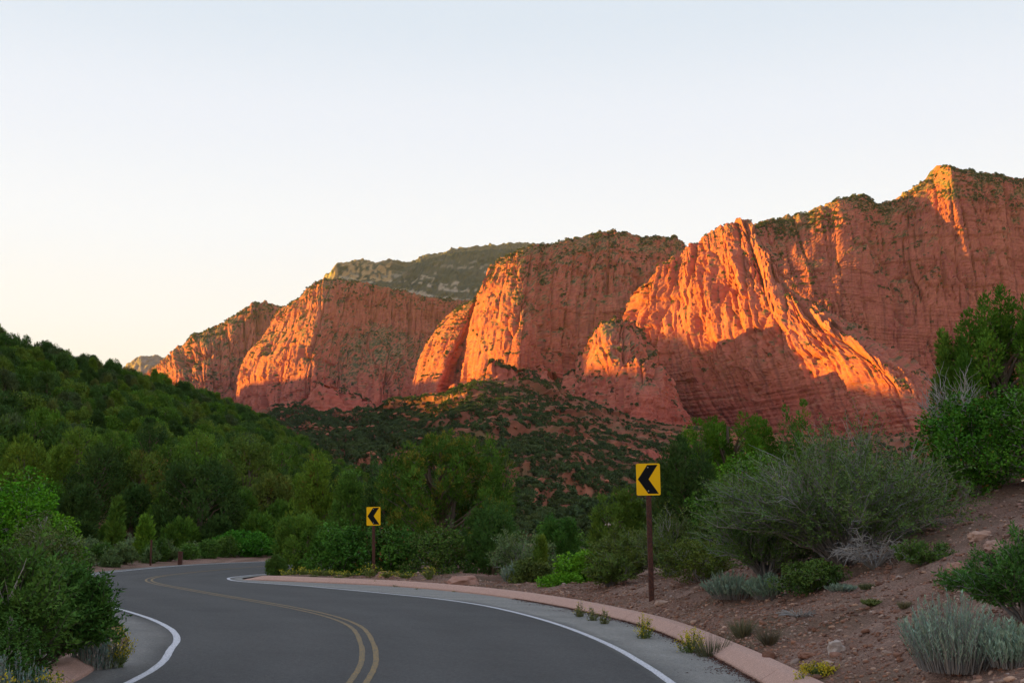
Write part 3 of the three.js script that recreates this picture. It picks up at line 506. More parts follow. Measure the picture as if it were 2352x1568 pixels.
// ---------------------------------------------------------------- ground
function inRoad(x, z) { const [a, sa] = dL(x, z), [b, sb] = dR(x, z); return [a, sa, b, sb]; }
function ground(x, z) {
  if (x > -40 && x < 60 && z > -110 && z < 12) {
    const [a, sa, b, sb] = inRoad(x, z), offL = sa < 0 ? a : -a, offR = sb > 0 ? b : -b;   // metres outside either edge
    let y;
    if (offR > -0.02 && offR > offL - 1e3 && offR > 0) {
      const slope = 0.36 * sm(-37, -21, z) + 0.0, t = Math.max(0, offR - 0.4);
      y = offR < 0.22 ? -0.1 : offR < 0.36 ? 0.06 : 0.125;
      const kerbed = z > -41.5 ? 1 : sm(-43.5, -41.5, z);
      y = lerp(Math.min(0.02, offR * 0.05 - 0.02), y, kerbed);
      y += slope * t * (1 - 0.25 * sm(4, 14, t)) - 0.012 * t * (1 - sm(-37, -21, z)) + 0.13 * fbm2(x / 1.1, z / 1.1, 4) * sm(0.1, 1.2, t) + 0.25 * fbm2(x / 5, z / 5, 3) * sm(1, 4, t);
    } else if (offL > 0) {
      const k = sm(-19, -17.5, z), t = Math.max(0, offL - 0.4);
      y = lerp(Math.min(0.03, offL * 0.1 - 0.03), offL < 0.22 ? -0.1 : 0.125, k) + 0.05 * t + 0.04 * fbm2(x / 1.2, z / 1.2, 3) * sm(0.1, 1, t);
    } else y = -0.12;
    return y * (1 - 0.6 * sm(90, 110, -z));
  }
  const far = Math.max(0, Math.hypot(x, z) - 100);
  return -0.5 - Math.min(10, far * 0.01) + 1.2 * fbm2(x / 60, z / 60, 3) * sm(0, 100, far) + (x > 50 ? Math.min(40, (x - 50) * 0.1) : 0);
}
{
  const line = (a, b, step, out0, out1) => { const r = []; for (let v = a; v <= b + 1e-6; v += step) r.push(v); let s = step, v = b; while (v < out1) { s *= 1.13; v += s; r.push(v); } s = step; v = a; while (v > out0) { s *= 1.13; v -= s; r.unshift(v); } return r; };
  const xs = line(-18, 13, 0.34, -9000, 9000), zs = line(-50, 4, 0.34, -12000, 3000), nu = xs.length, nv = zs.length;
  const pos = new Float32Array(nu * nv * 3), col = new Float32Array(nu * nv * 3), uv = new Float32Array(nu * nv * 2), idx = [];
  for (let j = 0; j < nv; j++) for (let i = 0; i < nu; i++) {
    const k = j * nu + i, x = xs[i], z = zs[j]; pos.set([x, ground(x, z), z], k * 3); uv.set([x / 1.6, z / 1.6], k * 2);
    let c = mixc([0.52, 0.29, 0.22], [0.8, 0.52, 0.42], clamp(0.5 + 0.9 * fbm2(x / 1.7, z / 1.7, 4)));
    c = mixc(c, [0.40, 0.25, 0.18], sm(0.0, 0.45, fbm2(x / 0.8 + 9, z / 0.8, 3)) * 0.7); c = mixc(c, [0.17, 0.15, 0.08], sm(0.05, 0.4, fbm2(x / 4 + 5, z / 4, 3)) * 0.5);
    col.set(c, k * 3); if (i && j) { const p = k, q = k - nu; idx.push(q - 1, p - 1, q, q, p - 1, p); }
  }
  const g = new THREE.BufferGeometry(); g.setAttribute('position', new THREE.BufferAttribute(pos, 3)); g.setAttribute('color', new THREE.BufferAttribute(col, 3)); g.setAttribute('uv', new THREE.BufferAttribute(uv, 2)); g.setIndex(idx); g.computeVertexNormals();
  structure(new THREE.Mesh(g, M.ground), 'ground', 'reddish stony earth');
}
console.log('terrain done');

// ---------------------------------------------------------------- plants
const BARK = [0.16, 0.115, 0.085], GREY = [0.30, 0.27, 0.25];
function limb(a, b, sag, n = 5, j = 0.06) { const out = [], l = Math.hypot(b[0] - a[0], b[1] - a[1], b[2] - a[2]); for (let i = 0; i <= n; i++) { const t = i / n, w = i && i < n ? j * l : 0; out.push([lerp(a[0], b[0], t) + rr(-w, w), lerp(a[1], b[1], t) + sag * l * Math.sin(Math.PI * t) + rr(-w, w), lerp(a[2], b[2], t) + rr(-w, w)]); } return out; }
const domed = (t) => (t < 0.3 ? 0.72 + t * 0.93 : 1) * Math.sqrt(Math.max(0, 1 - (Math.max(0, t - 0.3) / 0.72) ** 2));
const coned = (t) => Math.max(0.02, (1 - t) ** 0.75) * (t < 0.15 ? 0.7 + 2 * t : 1);
// scale-leaved evergreen: upright flame-shaped lobes made of small sprays
function juniper(o) {
  const { h, w, leaf = 0.1, lobes = 26, tufts = 40, per = 14, color = [0.06, 0.105, 0.022], tip = null, tipShare = 0.08, shape = domed, lobe = 0.17, base = 0.05 } = o, C = new Tris(), T = new Tris(), stems = o.stems ?? 3;
  const L = [];
  for (let i = 0; i < lobes; i++) {
    const t = (i + 0.5) / lobes, y = base + (1 - base) * (0.06 + 0.86 * t ** 0.85), a = i * 2.4 + rr(-0.5, 0.5), edge = i % 5 === 0 ? rr(0.05, 0.45) : rr(0.72, 0.96), R = w / 2 * shape(y) * edge;
    L.push({ p: [Math.cos(a) * R, y * h * 0.93, Math.sin(a) * R], rx: w * lobe * rr(0.7, 1.15) * (0.75 + 0.4 * shape(y)), ry: h * lobe * rr(0.9, 1.5) });
  }
  T.tube([[0, -0.1, 0], [0, h * 0.45, 0], [0, h * 0.88, 0]], h * 0.03 + 0.02, h * 0.006, vary(BARK, 0.2), 6);
  for (let s = 0; s < stems; s++) { const a = s * 2.1 + rr(0, 1), q = L[Math.floor(L.length * (0.55 + 0.44 * s / stems))].p; T.tube(limb([0, -0.1, 0], [q[0] * 0.8, q[1], q[2] * 0.8], 0, 6, 0.03), h * 0.028 + 0.02, h * 0.006, vary(BARK, 0.2), 6); }
  for (const l of L) {
    const st = [0, clamp(l.p[1] - Math.hypot(l.p[0], l.p[2]) * 0.7 - l.ry * 0.6, 0.04 * h, 0.85 * h), 0];
    T.tube(limb(st, l.p, 0.04, 4, 0.04), h * 0.01, h * 0.003, vary(BARK, 0.2), 4);
    const lc = vary(lush(color), 0.2), isTip = tip && rnd() < tipShare * 2;
    for (let k = 0; k < tufts; k++) {
      const d = rdir(), sh = Math.cbrt(rr(0.5, 1)), bump = 1 + 0.25 * n3(d[0] * 2.2 + l.p[0], d[1] * 2.2 + l.p[1], d[2] * 2.2 + l.p[2]), top = d[1] > 0 ? 1 - 0.28 * d[1] : 1;
      const c = [l.p[0] + d[0] * l.rx * sh * bump * top, l.p[1] + d[1] * l.ry * sh * bump, l.p[2] + d[2] * l.rx * sh * bump * top]; if (c[1] < 0.03) continue;
      let tc = vary(lc, 0.2); if (tip && rnd() < (isTip ? 0.3 : tipShare * 0.6)) tc = vary(mixc(tc, tip, rr(0.4, 0.9)), 0.15);
      const out = nrm([d[0] * 0.7, 0.8 + 0.3 * d[1], d[2] * 0.7]), r = leaf * 1.05, face = nrm([d[0] / l.rx, d[1] / l.ry, d[2] / l.rx]);
      for (let q = 0; q < per; q++) { const e = rdir(), s = [c[0] + e[0] * r, c[1] + e[1] * r * 1.2, c[2] + e[2] * r]; C.scale(s, nrm([out[0] + e[0] * 0.6, out[1] + e[1] * 0.6, out[2] + e[2] * 0.6]), face, leaf * rr(0.8, 1.5), leaf * rr(0.22, 0.36), vary(tc, 0.16)); }
    }
  }
  return { trunk: T.build(), crown: C.build() };
}
// broad-leaved shrub or small oak
function broadleaf(o) {
  const { h, w, leaf = 0.06, lobes = 18, per = 900, color = [0.075, 0.15, 0.02], alt = null, altShare = 0.1, base = 0.02, lobe = 0.2, stems = 5 } = o, C = new Tris(), T = new Tris(), L = [];
  for (let i = 0; i < lobes; i++) { const t = (i + 0.5) / lobes, a = i * 2.4 + rr(-0.6, 0.6), y = base + (1 - base) * (0.1 + 0.8 * t), R = w / 2 * domed(y) * (i % 3 ? rr(0.6, 0.95) : rr(0.1, 0.6)); L.push({ p: [Math.cos(a) * R, y * h * 0.95, Math.sin(a) * R], r: w * lobe * rr(0.65, 1.15), ry: h * lobe * rr(0.6, 1.0) }); }
  for (const [i, l] of L.entries()) {
    const a = i * 1.3; T.tube(limb([0, -0.1, 0], l.p, 0.05, 5, 0.05), (i < stems ? 0.02 : 0.01) * h + 0.004, 0.004, vary(GREY, 0.25), 4);
    const lc = vary(lush(color), 0.18), clumps = Math.max(5, Math.round(per / 28));
    for (let k = 0; k < clumps; k++) {
      const d = rdir(), sh = Math.cbrt(rr(0.25, 1)), c = [l.p[0] + d[0] * l.r * sh, l.p[1] + d[1] * l.ry * sh, l.p[2] + d[2] * l.r * sh]; if (c[1] < 0.02) continue; const cc = vary(lc, 0.2), cr = leaf * rr(1.2, 2.6);
      C.blade(c, nrm([-d[0], -d[1] * 0.4 - 0.4, -d[2]]), l.r * 0.5, 0.006, GREY);
      for (let q = 0; q < 28; q++) { const e = rdir(); let col = vary(cc, 0.16); if (alt && rnd() < altShare) col = vary(alt, 0.2); C.leaf([c[0] + e[0] * cr, c[1] + e[1] * cr, c[2] + e[2] * cr], nrm([e[0] + d[0] * 0.4, e[1] * 0.6 + rr(-0.3, 0.5), e[2] + d[2] * 0.4]), leaf * rr(0.7, 1.3), leaf * rr(0.3, 0.45), col, [d[0] * 0.7, d[1] * 0.7 + 0.6, d[2] * 0.7]); }
    }
  }
  return { trunk: T.build(), crown: C.build() };
}
// sagebrush: silvery wands rising from a woody base
function sage(o) {
  const { h, w, stems = 160, leaf = 0.035, color = [0.17, 0.22, 0.17], per = 26, spread = 0.8 } = o, C = new Tris(), T = new Tris();
  for (let i = 0; i < stems; i++) {
    const a = rr(0, 6.2832), q = Math.sqrt(rnd()), b = [Math.cos(a) * q * w * 0.32, 0, Math.sin(a) * q * w * 0.32], lean = q * spread, hh = h * rr(0.6, 1.05) * (1 - 0.4 * q * q), e = [b[0] + Math.cos(a) * lean * w * 0.26 + rr(-0.05, 0.05) * w, hh, b[2] + Math.sin(a) * lean * w * 0.26 + rr(-0.05, 0.05) * w];
    const pts = limb(b, e, 0.03, 4, 0.03), sc = vary(color.map((q) => q * 1.35), 0.2); T.tube(pts, 0.006, 0.002, vary(GREY, 0.2), 3);
    for (let k = 0; k < per; k++) { const t = rr(0.25, 1.03), f = t * 4, m = Math.min(3, Math.floor(f)), u = f - m, p = [lerp(pts[m][0], pts[m + 1][0], u), lerp(pts[m][1], pts[m + 1][1], u), lerp(pts[m][2], pts[m + 1][2], u)], d = rdir(); C.blade(p, nrm([d[0] * 0.6, 0.9 + 0.4 * d[1], d[2] * 0.6]), leaf * rr(0.8, 1.7), leaf * 0.2, vary(sc, 0.12)); }
  }
  return { stems: T.build(), foliage: C.build() };
}
// open desert shrub: many grey arching branches with fine leaves along the twigs
function openShrub(o) {
  const { h, w, limbs = 34, twigs = 9, leaves = 26, leaf = 0.03, color = [0.085, 0.12, 0.055], bark = [0.22, 0.2, 0.19], dead = 0.1, droop = 0, rise = 1 } = o, C = new Tris(), T = new Tris();
  for (let i = 0; i < limbs; i++) {
    const a = rr(0, 6.2832), q = Math.sqrt(rr(0.02, 1)), top = [Math.cos(a) * q * w * 0.5, h * (rr(0.5, 1.02) * rise * (1 - 0.55 * q * q)), Math.sin(a) * q * w * 0.5], b = [Math.cos(a) * w * 0.03, 0, Math.sin(a) * w * 0.03];
    const pts = limb(b, top, 0.12 * q, 7, 0.035), bare = rnd() < dead, bc = vary(bare ? GREY : bark, 0.2); T.tube(pts, 0.006 + h * 0.007, 0.004, bc, 4);
    for (let k = 0; k < twigs; k++) {
      const t = rr(0.25, 1), f = t * 7, m = Math.min(6, Math.floor(f)), u = f - m, p = [lerp(pts[m][0], pts[m + 1][0], u), lerp(pts[m][1], pts[m + 1][1], u), lerp(pts[m][2], pts[m + 1][2], u)];
      const out = nrm([top[0] - b[0], (top[1]) * 0.8, top[2] - b[2]]), d = rdir(), dir = nrm([out[0] + d[0] * 0.9, out[1] + d[1] * 0.7 + 0.25 - droop, out[2] + d[2] * 0.9]), len = h * rr(0.12, 0.32), e = [p[0] + dir[0] * len, p[1] + dir[1] * len, p[2] + dir[2] * len]; if (e[1] < 0.05) continue;
      const tw = limb(p, e, 0.05, 3, 0.06); T.tube(tw, 0.004 + h * 0.001, 0.002, bc, 3); if (bare) continue;
      const tc = vary(lush(color), 0.22);
      for (let g = 0; g < leaves; g++) { const s = rr(0.1, 1.08) * 3, mm = Math.min(2, Math.floor(s)), uu = s - mm, c = [lerp(tw[mm][0], tw[mm + 1][0], uu), lerp(tw[mm][1], tw[mm + 1][1], uu), lerp(tw[mm][2], tw[mm + 1][2], uu)], v = rdir(); C.blade([c[0] + v[0] * leaf * 0.8, c[1] + v[1] * leaf * 0.8, c[2] + v[2] * leaf * 0.8], nrm([dir[0] * 0.6 + v[0], dir[1] * 0.6 + v[1] + 0.2, dir[2] * 0.6 + v[2]]), leaf * rr(0.8, 1.8), leaf * 0.32, vary(tc, 0.16)); }
    }
  }
  return { branches: T.build(), foliage: C.build() };
}
// roadside weed with yellow flower heads
function weed(o) {
  const { h, w, stems = 24, color = [0.13, 0.17, 0.05], flower = [0.5, 0.40, 0.03], blooms = 14, leaf = 0.03, bloom = 1 } = o, C = new Tris(), T = new Tris(), B = new Tris();
  for (let i = 0; i < stems; i++) {
    const a = rr(0, 6.2832), q = Math.sqrt(rnd()), e = [Math.cos(a) * q * w * 0.5, h * rr(0.5, 1.05) * (1 - 0.35 * q), Math.sin(a) * q * w * 0.5], pts = limb([Math.cos(a) * q * w * 0.1, 0, Math.sin(a) * q * w * 0.1], e, 0.05, 4, 0.04);
    T.tube(pts, 0.004, 0.002, vary(color, 0.2), 3);
    for (let k = 0; k < 16; k++) { const f = rr(0.05, 0.85) * 4, m = Math.min(3, Math.floor(f)), u = f - m, d = rdir(); C.blade([lerp(pts[m][0], pts[m + 1][0], u), lerp(pts[m][1], pts[m + 1][1], u), lerp(pts[m][2], pts[m + 1][2], u)], nrm([d[0], 0.6 + d[1] * 0.5, d[2]]), leaf * rr(0.8, 1.8), leaf * 0.22, vary(color, 0.25)); }
    for (let k = 0; k < blooms; k++) { const d = rdir(), r = rr(0, 0.05), c = [e[0] + d[0] * r, e[1] + d[1] * r * 1.5, e[2] + d[2] * r]; B.leaf(c, rdir(), bloom * rr(0.012, 0.024), bloom * 0.009, vary(flower, 0.2)); }
  }
  return { stems: T.build(), foliage: C.build(), blossoms: B.build() };
}
function grass(o) { const { h, w, blades = 260, color = [0.13, 0.15, 0.05] } = o, C = new Tris(); for (let i = 0; i < blades; i++) { const a = rr(0, 6.2832), q = Math.sqrt(rnd()), b = [Math.cos(a) * q * w * 0.25, 0, Math.sin(a) * q * w * 0.25]; C.blade(b, nrm([Math.cos(a) * q * 0.8 + rr(-0.2, 0.2), 1, Math.sin(a) * q * 0.8 + rr(-0.2, 0.2)]), h * rr(0.5, 1.1), 0.006, vary(color, 0.3)); } return { blades: C.build() }; }

const lush = ([a, b, c]) => [a * 1.45, b * 1.62, c * 0.95];
let seedCount = 100;
const woody = new Set(['trunk', 'stems', 'branches']);
function placePlant(name, parts, x, z, label, category, group, y = ground(x, z), turn = 0) {
  const root = new THREE.Group(); root.name = numbered(name); root.position.set(x, y, z); root.rotation.y = turn; tag(root, label, category, group); scene.add(root);
  for (const k in parts) if (parts[k].attributes.position.count) part(k, parts[k], woody.has(k) ? M.wood : M.leaf, root);
  return root;
}
// a plant whose stem stands at picture column px, distance d, and whose top reaches row py there; width in metres from its spread in the picture
function plant(kind, name, px, py, d, wpx, opts, label, category, group) {
  rnd = mulberry(++seedCount * 7919);
  const x = P(px, 1300, d)[0], z = -d, y = opts.y ?? ground(x, z), h = Math.max(0.1, P(px, py, d)[1] - y), w = wpx / F * d * 1.01;
  return placePlant(name, kind({ h, w, ...opts }), x, z, label, category, group, y);
}
const JUN = [0.055, 0.10, 0.02], JUNY = [0.085, 0.125, 0.022], TIP = [0.25, 0.20, 0.03], RUST = [0.20, 0.085, 0.03], DARK = [0.035, 0.062, 0.022], OAK = [0.06, 0.16, 0.014], OLIVE = [0.085, 0.105, 0.035], SAGE = [0.17, 0.225, 0.17], GREYG = [0.11, 0.14, 0.09];

// behind the bend, in the middle of the picture
plant(juniper, 'juniper_tree', 1010, 972, 49, 310, { shape: (t) => (t < 0.35 ? 0.82 + t * 0.5 : Math.max(0.05, 1 - ((t - 0.35) / 0.68) ** 2) ** 0.75), leaf: 0.1, leaf: 0.085, lobes: 92, tufts: 46, per: 13, color: JUN, tip: TIP, tipShare: 0.22, lobe: 0.075, stems: 4 }, 'big rounded juniper with yellowish tips behind the smaller chevron sign', 'tree');
plant(juniper, 'juniper_tree', 1130, 1030, 51, 120, { leaf: 0.1, lobes: 16, tufts: 50, per: 14, color: JUN, tip: TIP, tipShare: 0.08, lobe: 0.2 }, 'narrow juniper leaning against the big rounded juniper', 'tree');
plant(juniper, 'juniper_tree', 880, 1068, 52, 90, { leaf: 0.1, lobes: 14, tufts: 44, per: 13, color: DARK, lobe: 0.2 }, 'dark slim juniper between the rounded juniper and the yellow-green one', 'tree');
plant(juniper, 'juniper_tree', 725, 1048, 55, 170, { leaf: 0.11, lobes: 26, tufts: 44, per: 13, color: JUNY, tip: RUST, tipShare: 0.05, shape: coned, lobe: 0.16 }, 'loose yellow-green juniper beside the bend, left of the smaller chevron sign', 'tree');
plant(juniper, 'juniper_tree', 800, 1085, 53, 120, { leaf: 0.1, lobes: 20, tufts: 44, per: 13, color: [0.07, 0.125, 0.03], shape: coned, lobe: 0.16 }, 'pointed light green juniper behind the smaller chevron sign', 'tree');
plant(juniper, 'juniper_tree', 690, 1180, 46.5, 110, { leaf: 0.09, lobes: 20, tufts: 44, per: 13, color: [0.075, 0.125, 0.028], lobe: 0.17 }, 'small bushy juniper at the inside of the bend', 'tree');
plant(juniper, 'juniper_bush', 632, 1282, 43.2, 40, { leaf: 0.06, lobes: 12, tufts: 34, per: 12, color: [0.06, 0.10, 0.03], lobe: 0.2 }, 'low round juniper bush at the tip of the kerb', 'bush');
plant(broadleaf, 'oak_shrub', 775, 1205, 44.5, 130, { leaf: 0.1, lobes: 20, per: 420, color: [0.05, 0.115, 0.025] }, 'deep green leafy shrub just left of the smaller chevron sign post', 'shrub');
plant(broadleaf, 'oak_shrub', 890, 1210, 44.8, 140, { leaf: 0.1, lobes: 20, per: 420, color: [0.045, 0.095, 0.022], alt: RUST, altShare: 0.03 }, 'deep green leafy shrub behind the smaller chevron sign post', 'shrub');
plant(broadleaf, 'oak_shrub', 1010, 1205, 44, 150, { leaf: 0.08, lobes: 22, per: 420, color: [0.055, 0.09, 0.026], alt: [0.16, 0.15, 0.05], altShare: 0.08 }, 'olive leafy shrub at the foot of the big rounded juniper', 'shrub');
plant(juniper, 'juniper_tree', 1130, 1160, 44, 120, { leaf: 0.085, lobes: 20, tufts: 44, per: 13, color: [0.045, 0.085, 0.028], lobe: 0.18 }, 'dark young juniper right of the big rounded juniper', 'tree');
plant(openShrub, 'desert_shrub', 1205, 1215, 40, 150, { limbs: 40, twigs: 8, leaves: 26, leaf: 0.06, color: GREYG }, 'grey-green feathery shrub right of the dark young juniper', 'shrub');
plant(juniper, 'pine_sapling', 1243, 1232, 38, 44, { leaf: 0.07, lobes: 14, tufts: 24, per: 12, color: [0.085, 0.12, 0.025], shape: coned, lobe: 0.16, stems: 1 }, 'yellow-green pine sapling in the gap between the two chevron signs', 'tree');
plant(juniper, 'juniper_tree', 1287, 1188, 44, 84, { leaf: 0.085, lobes: 18, tufts: 40, per: 13, color: [0.045, 0.10, 0.028], lobe: 0.18 }, 'dark upright juniper in the gap between the two chevron signs', 'tree');
plant(sage, 'sagebrush', 1180, 1290, 35.5, 60, { stems: 90, per: 20, leaf: 0.06, color: SAGE }, 'pale upright sagebrush below the grey-green feathery shrub', 'shrub');
plant(broadleaf, 'rabbitbrush', 1215, 1290, 35, 90, { leaf: 0.06, lobes: 16, per: 500, color: [0.075, 0.09, 0.035] }, 'brownish green low bush beside the pale upright sagebrush', 'shrub');
plant(broadleaf, 'maple_shrub', 1340, 1275, 33, 110, { leaf: 0.075, lobes: 20, per: 420, color: [0.10, 0.20, 0.02] }, 'bright green leafy shrub between the two chevron signs', 'shrub');
plant(broadleaf, 'maple_shrub', 1290, 1328, 31.5, 90, { leaf: 0.06, lobes: 14, per: 480, color: [0.095, 0.195, 0.02] }, 'low bright green leafy shrub close to the kerb', 'shrub');
plant(openShrub, 'desert_shrub', 1390, 1215, 46, 120, { limbs: 40, twigs: 7, leaves: 16, leaf: 0.06, color: [0.12, 0.12, 0.09], dead: 0.35 }, 'thin greyish shrub around the pale boulder', 'shrub');
plant(broadleaf, 'oak_shrub', 1260, 1195, 50, 100, { leaf: 0.085, lobes: 16, per: 480, color: [0.07, 0.14, 0.03] }, 'mid green leafy shrub behind the dark upright juniper', 'shrub');
plant(broadleaf, 'oak_shrub', 1350, 1225, 52, 110, { leaf: 0.085, lobes: 16, per: 460, color: [0.075, 0.125, 0.035] }, 'leafy shrub in front of the red slope between the signs', 'shrub');
plant(juniper, 'juniper_tree', 1425, 1130, 38, 120, { leaf: 0.085, lobes: 22, tufts: 42, per: 13, color: [0.075, 0.11, 0.024], lobe: 0.17 }, 'small yellowish juniper just left of the larger chevron sign', 'tree');
plant(openShrub, 'desert_shrub', 1445, 1205, 30, 170, { limbs: 60, twigs: 9, leaves: 34, leaf: 0.05, color: OLIVE }, 'dense olive shrub left of the larger sign post', 'shrub');
plant(openShrub, 'desert_shrub', 1400, 1270, 28, 100, { limbs: 44, twigs: 8, leaves: 30, leaf: 0.045, color: [0.08, 0.105, 0.035] }, 'low olive shrub at the edge of the gravel left of the larger sign post', 'shrub');

// right of the larger sign
plant(juniper, 'juniper_tree', 1680, 930, 37, 310, { leaf: 0.085, leaf: 0.07, lobes: 90, tufts: 46, per: 13, color: [0.055, 0.11, 0.012], tip: TIP, tipShare: 0.07, lobe: 0.075 }, 'big bright-topped juniper behind the larger chevron sign', 'tree');
plant(juniper, 'juniper_tree', 1580, 1010, 34, 150, { leaf: 0.08, lobes: 24, tufts: 50, per: 14, color: DARK, tip: OLIVE, lobe: 0.17 }, 'dark juniper right behind the larger chevron sign', 'tree');
plant(juniper, 'juniper_tree', 1840, 955, 36, 80, { leaf: 0.085, lobes: 14, tufts: 44, per: 13, color: [0.05, 0.10, 0.018], tip: TIP, tipShare: 0.1, lobe: 0.2 }, 'narrow juniper to the right of the bright-topped juniper', 'tree');
plant(broadleaf, 'oak_tree', 1740, 1025, 28, 170, { leaf: 0.07, lobes: 24, per: 460, color: [0.075, 0.15, 0.02], alt: RUST, altShare: 0.04, lobe: 0.16 }, 'light green leafy oak below the bright-topped juniper', 'tree');
plant(broadleaf, 'oak_tree', 1650, 1110, 27, 150, { leaf: 0.055, lobes: 20, per: 420, color: [0.06, 0.115, 0.025] }, 'mid green leafy oak right of the larger sign post', 'tree');
plant(openShrub, 'desert_shrub', 1545, 1175, 27, 150, { limbs: 56, twigs: 9, leaves: 32, leaf: 0.042, color: [0.085, 0.105, 0.045] }, 'thin olive shrub right behind the larger sign post', 'shrub');
plant(broadleaf, 'rabbitbrush', 1610, 1235, 24.5, 170, { leaf: 0.04, lobes: 22, per: 460, color: [0.085, 0.10, 0.028], lobe: 0.17 }, 'dense mustard-green bush to the right of the larger sign post', 'shrub');
plant(openShrub, 'cliffrose', 1940, 985, 20, 560, { limbs: 120, twigs: 15, leaves: 26, leaf: 0.038, color: [0.08, 0.115, 0.05], dead: 0.15, bark: [0.2, 0.18, 0.165] }, 'huge open grey-green shrub with arching bare branches on the bank', 'shrub');
plant(openShrub, 'cliffrose', 1760, 1110, 21.5, 300, { limbs: 80, twigs: 12, leaves: 34, leaf: 0.032, color: [0.08, 0.12, 0.05], dead: 0.1 }, 'leafy grey-green shrub merging into the left side of the huge open shrub', 'shrub');
plant(openShrub, 'cliffrose', 2000, 945, 22.5, 330, { limbs: 46, twigs: 9, leaves: 18, leaf: 0.036, color: [0.075, 0.115, 0.04], dead: 0.15 }, 'tall wispy shrub standing behind the huge open shrub', 'shrub');
plant(openShrub, 'dead_bush', 2010, 1195, 18.5, 210, { limbs: 46, twigs: 9, leaves: 0, dead: 1, bark: GREY, droop: 0.9, rise: 0.9 }, 'tangle of dead grey drooping branches under the huge open shrub', 'bush');
plant(sage, 'sagebrush', 1680, 1312, 20.5, 140, { stems: 190, per: 26, leaf: 0.045, color: [0.15, 0.20, 0.14] }, 'pale sagebrush on the gravel right of the larger sign post', 'shrub');
plant(sage, 'sagebrush', 1775, 1318, 19.6, 130, { stems: 190, per: 26, leaf: 0.045, color: [0.13, 0.18, 0.12] }, 'greener sagebrush next to the pale one on the gravel', 'shrub');
plant(grass, 'grass_tuft', 1992, 1348, 17.2, 60, { blades: 420, color: [0.12, 0.13, 0.06] }, 'dull green grass tuft under the dead branches on the bank', 'grass');
plant(weed, 'rabbitbrush', 1998, 1400, 15.6, 60, { stems: 60, blooms: 0, leaf: 0.035, color: [0.14, 0.17, 0.05] }, 'small yellow-green plant alone on the bare bank', 'plant');
plant(broadleaf, 'rabbitbrush', 1860, 1290, 18.6, 150, { leaf: 0.035, lobes: 20, per: 420, color: [0.055, 0.085, 0.028] }, 'dark low bush between the sagebrush and the dead branches', 'shrub');
plant(openShrub, 'desert_shrub', 2120, 1245, 17.5, 170, { limbs: 40, twigs: 9, leaves: 22, leaf: 0.03, color: [0.07, 0.11, 0.04], dead: 0.25, droop: 0.2 }, 'straggly green shrub on the bank below the dense oak', 'shrub');
plant(grass, 'grass_tuft', 2075, 1395, 14.6, 44, { blades: 220, color: [0.17, 0.15, 0.08] }, 'dry grass tuft beside the silvery sagebrush', 'grass');
plant(grass, 'grass_tuft', 1760, 1425, 15.6, 40, { blades: 200, color: [0.15, 0.12, 0.075] }, 'brown grass tuft near the dry twiggy bush', 'grass');
plant(grass, 'grass_tuft', 1628, 1440, 16.2, 50, { blades: 260, color: [0.11, 0.11, 0.06] }, 'dark low grass tuft behind the kerb', 'grass');
plant(openShrub, 'dead_bush', 1835, 1395, 16.6, 110, { limbs: 40, twigs: 6, leaves: 0, dead: 1, bark: [0.2, 0.15, 0.12] }, 'dry brown twiggy bush on the bank beside the sagebrush', 'bush');
plant(sage, 'sagebrush', 2180, 1362, 10.8, 230, { stems: 330, per: 40, leaf: 0.024, color: [0.22, 0.29, 0.215] }, 'bright silvery sagebrush on the bank', 'shrub');
plant(sage, 'sagebrush', 2305, 1425, 10.4, 120, { stems: 150, per: 30, leaf: 0.034, color: [0.21, 0.28, 0.2] }, 'small silvery sagebrush beneath the dark leafy shrub', 'shrub');
plant(openShrub, 'cliffrose', 2350, 1235, 11.6, 340, { limbs: 60, twigs: 13, leaves: 36, leaf: 0.03, color: [0.05, 0.105, 0.035], dead: 0.05 }, 'dark green leafy shrub spreading over the silvery sagebrush', 'shrub');
plant(juniper, 'juniper_tree', 2335, 662, 26, 260, { leaf: 0.07, lobes: 46, tufts: 44, per: 13, color: [0.06, 0.115, 0.018], lobe: 0.09, base: 0.2, stems: 5 }, 'tallest juniper with open crown above the bank', 'tree');
plant(juniper, 'juniper_tree', 2212, 742, 27, 110, { leaf: 0.07, lobes: 30, tufts: 40, per: 13, color: [0.07, 0.115, 0.022], lobe: 0.11, base: 0.15, stems: 3 }, 'slender juniper left of the tallest juniper', 'tree');
plant(broadleaf, 'oak_tree', 2260, 895, 22, 250, { leaf: 0.06, lobes: 34, per: 460, color: [0.045, 0.115, 0.016], alt: [0.22, 0.12, 0.03], altShare: 0.025, lobe: 0.15 }, 'dense dark green oak below the tallest juniper', 'tree');
plant(openShrub, 'dead_bush', 2215, 825, 22.6, 170, { limbs: 30, twigs: 9, leaves: 0, dead: 1, bark: GREY, y: 3.2 }, 'bare grey dead crown sticking out above the dense oak', 'bush');
plant(broadleaf, 'oak_tree', 2420, 880, 21, 260, { leaf: 0.05, lobes: 26, per: 420, color: [0.05, 0.12, 0.018] }, 'leafy oak at the far end of the bank beside the dense oak', 'tree');

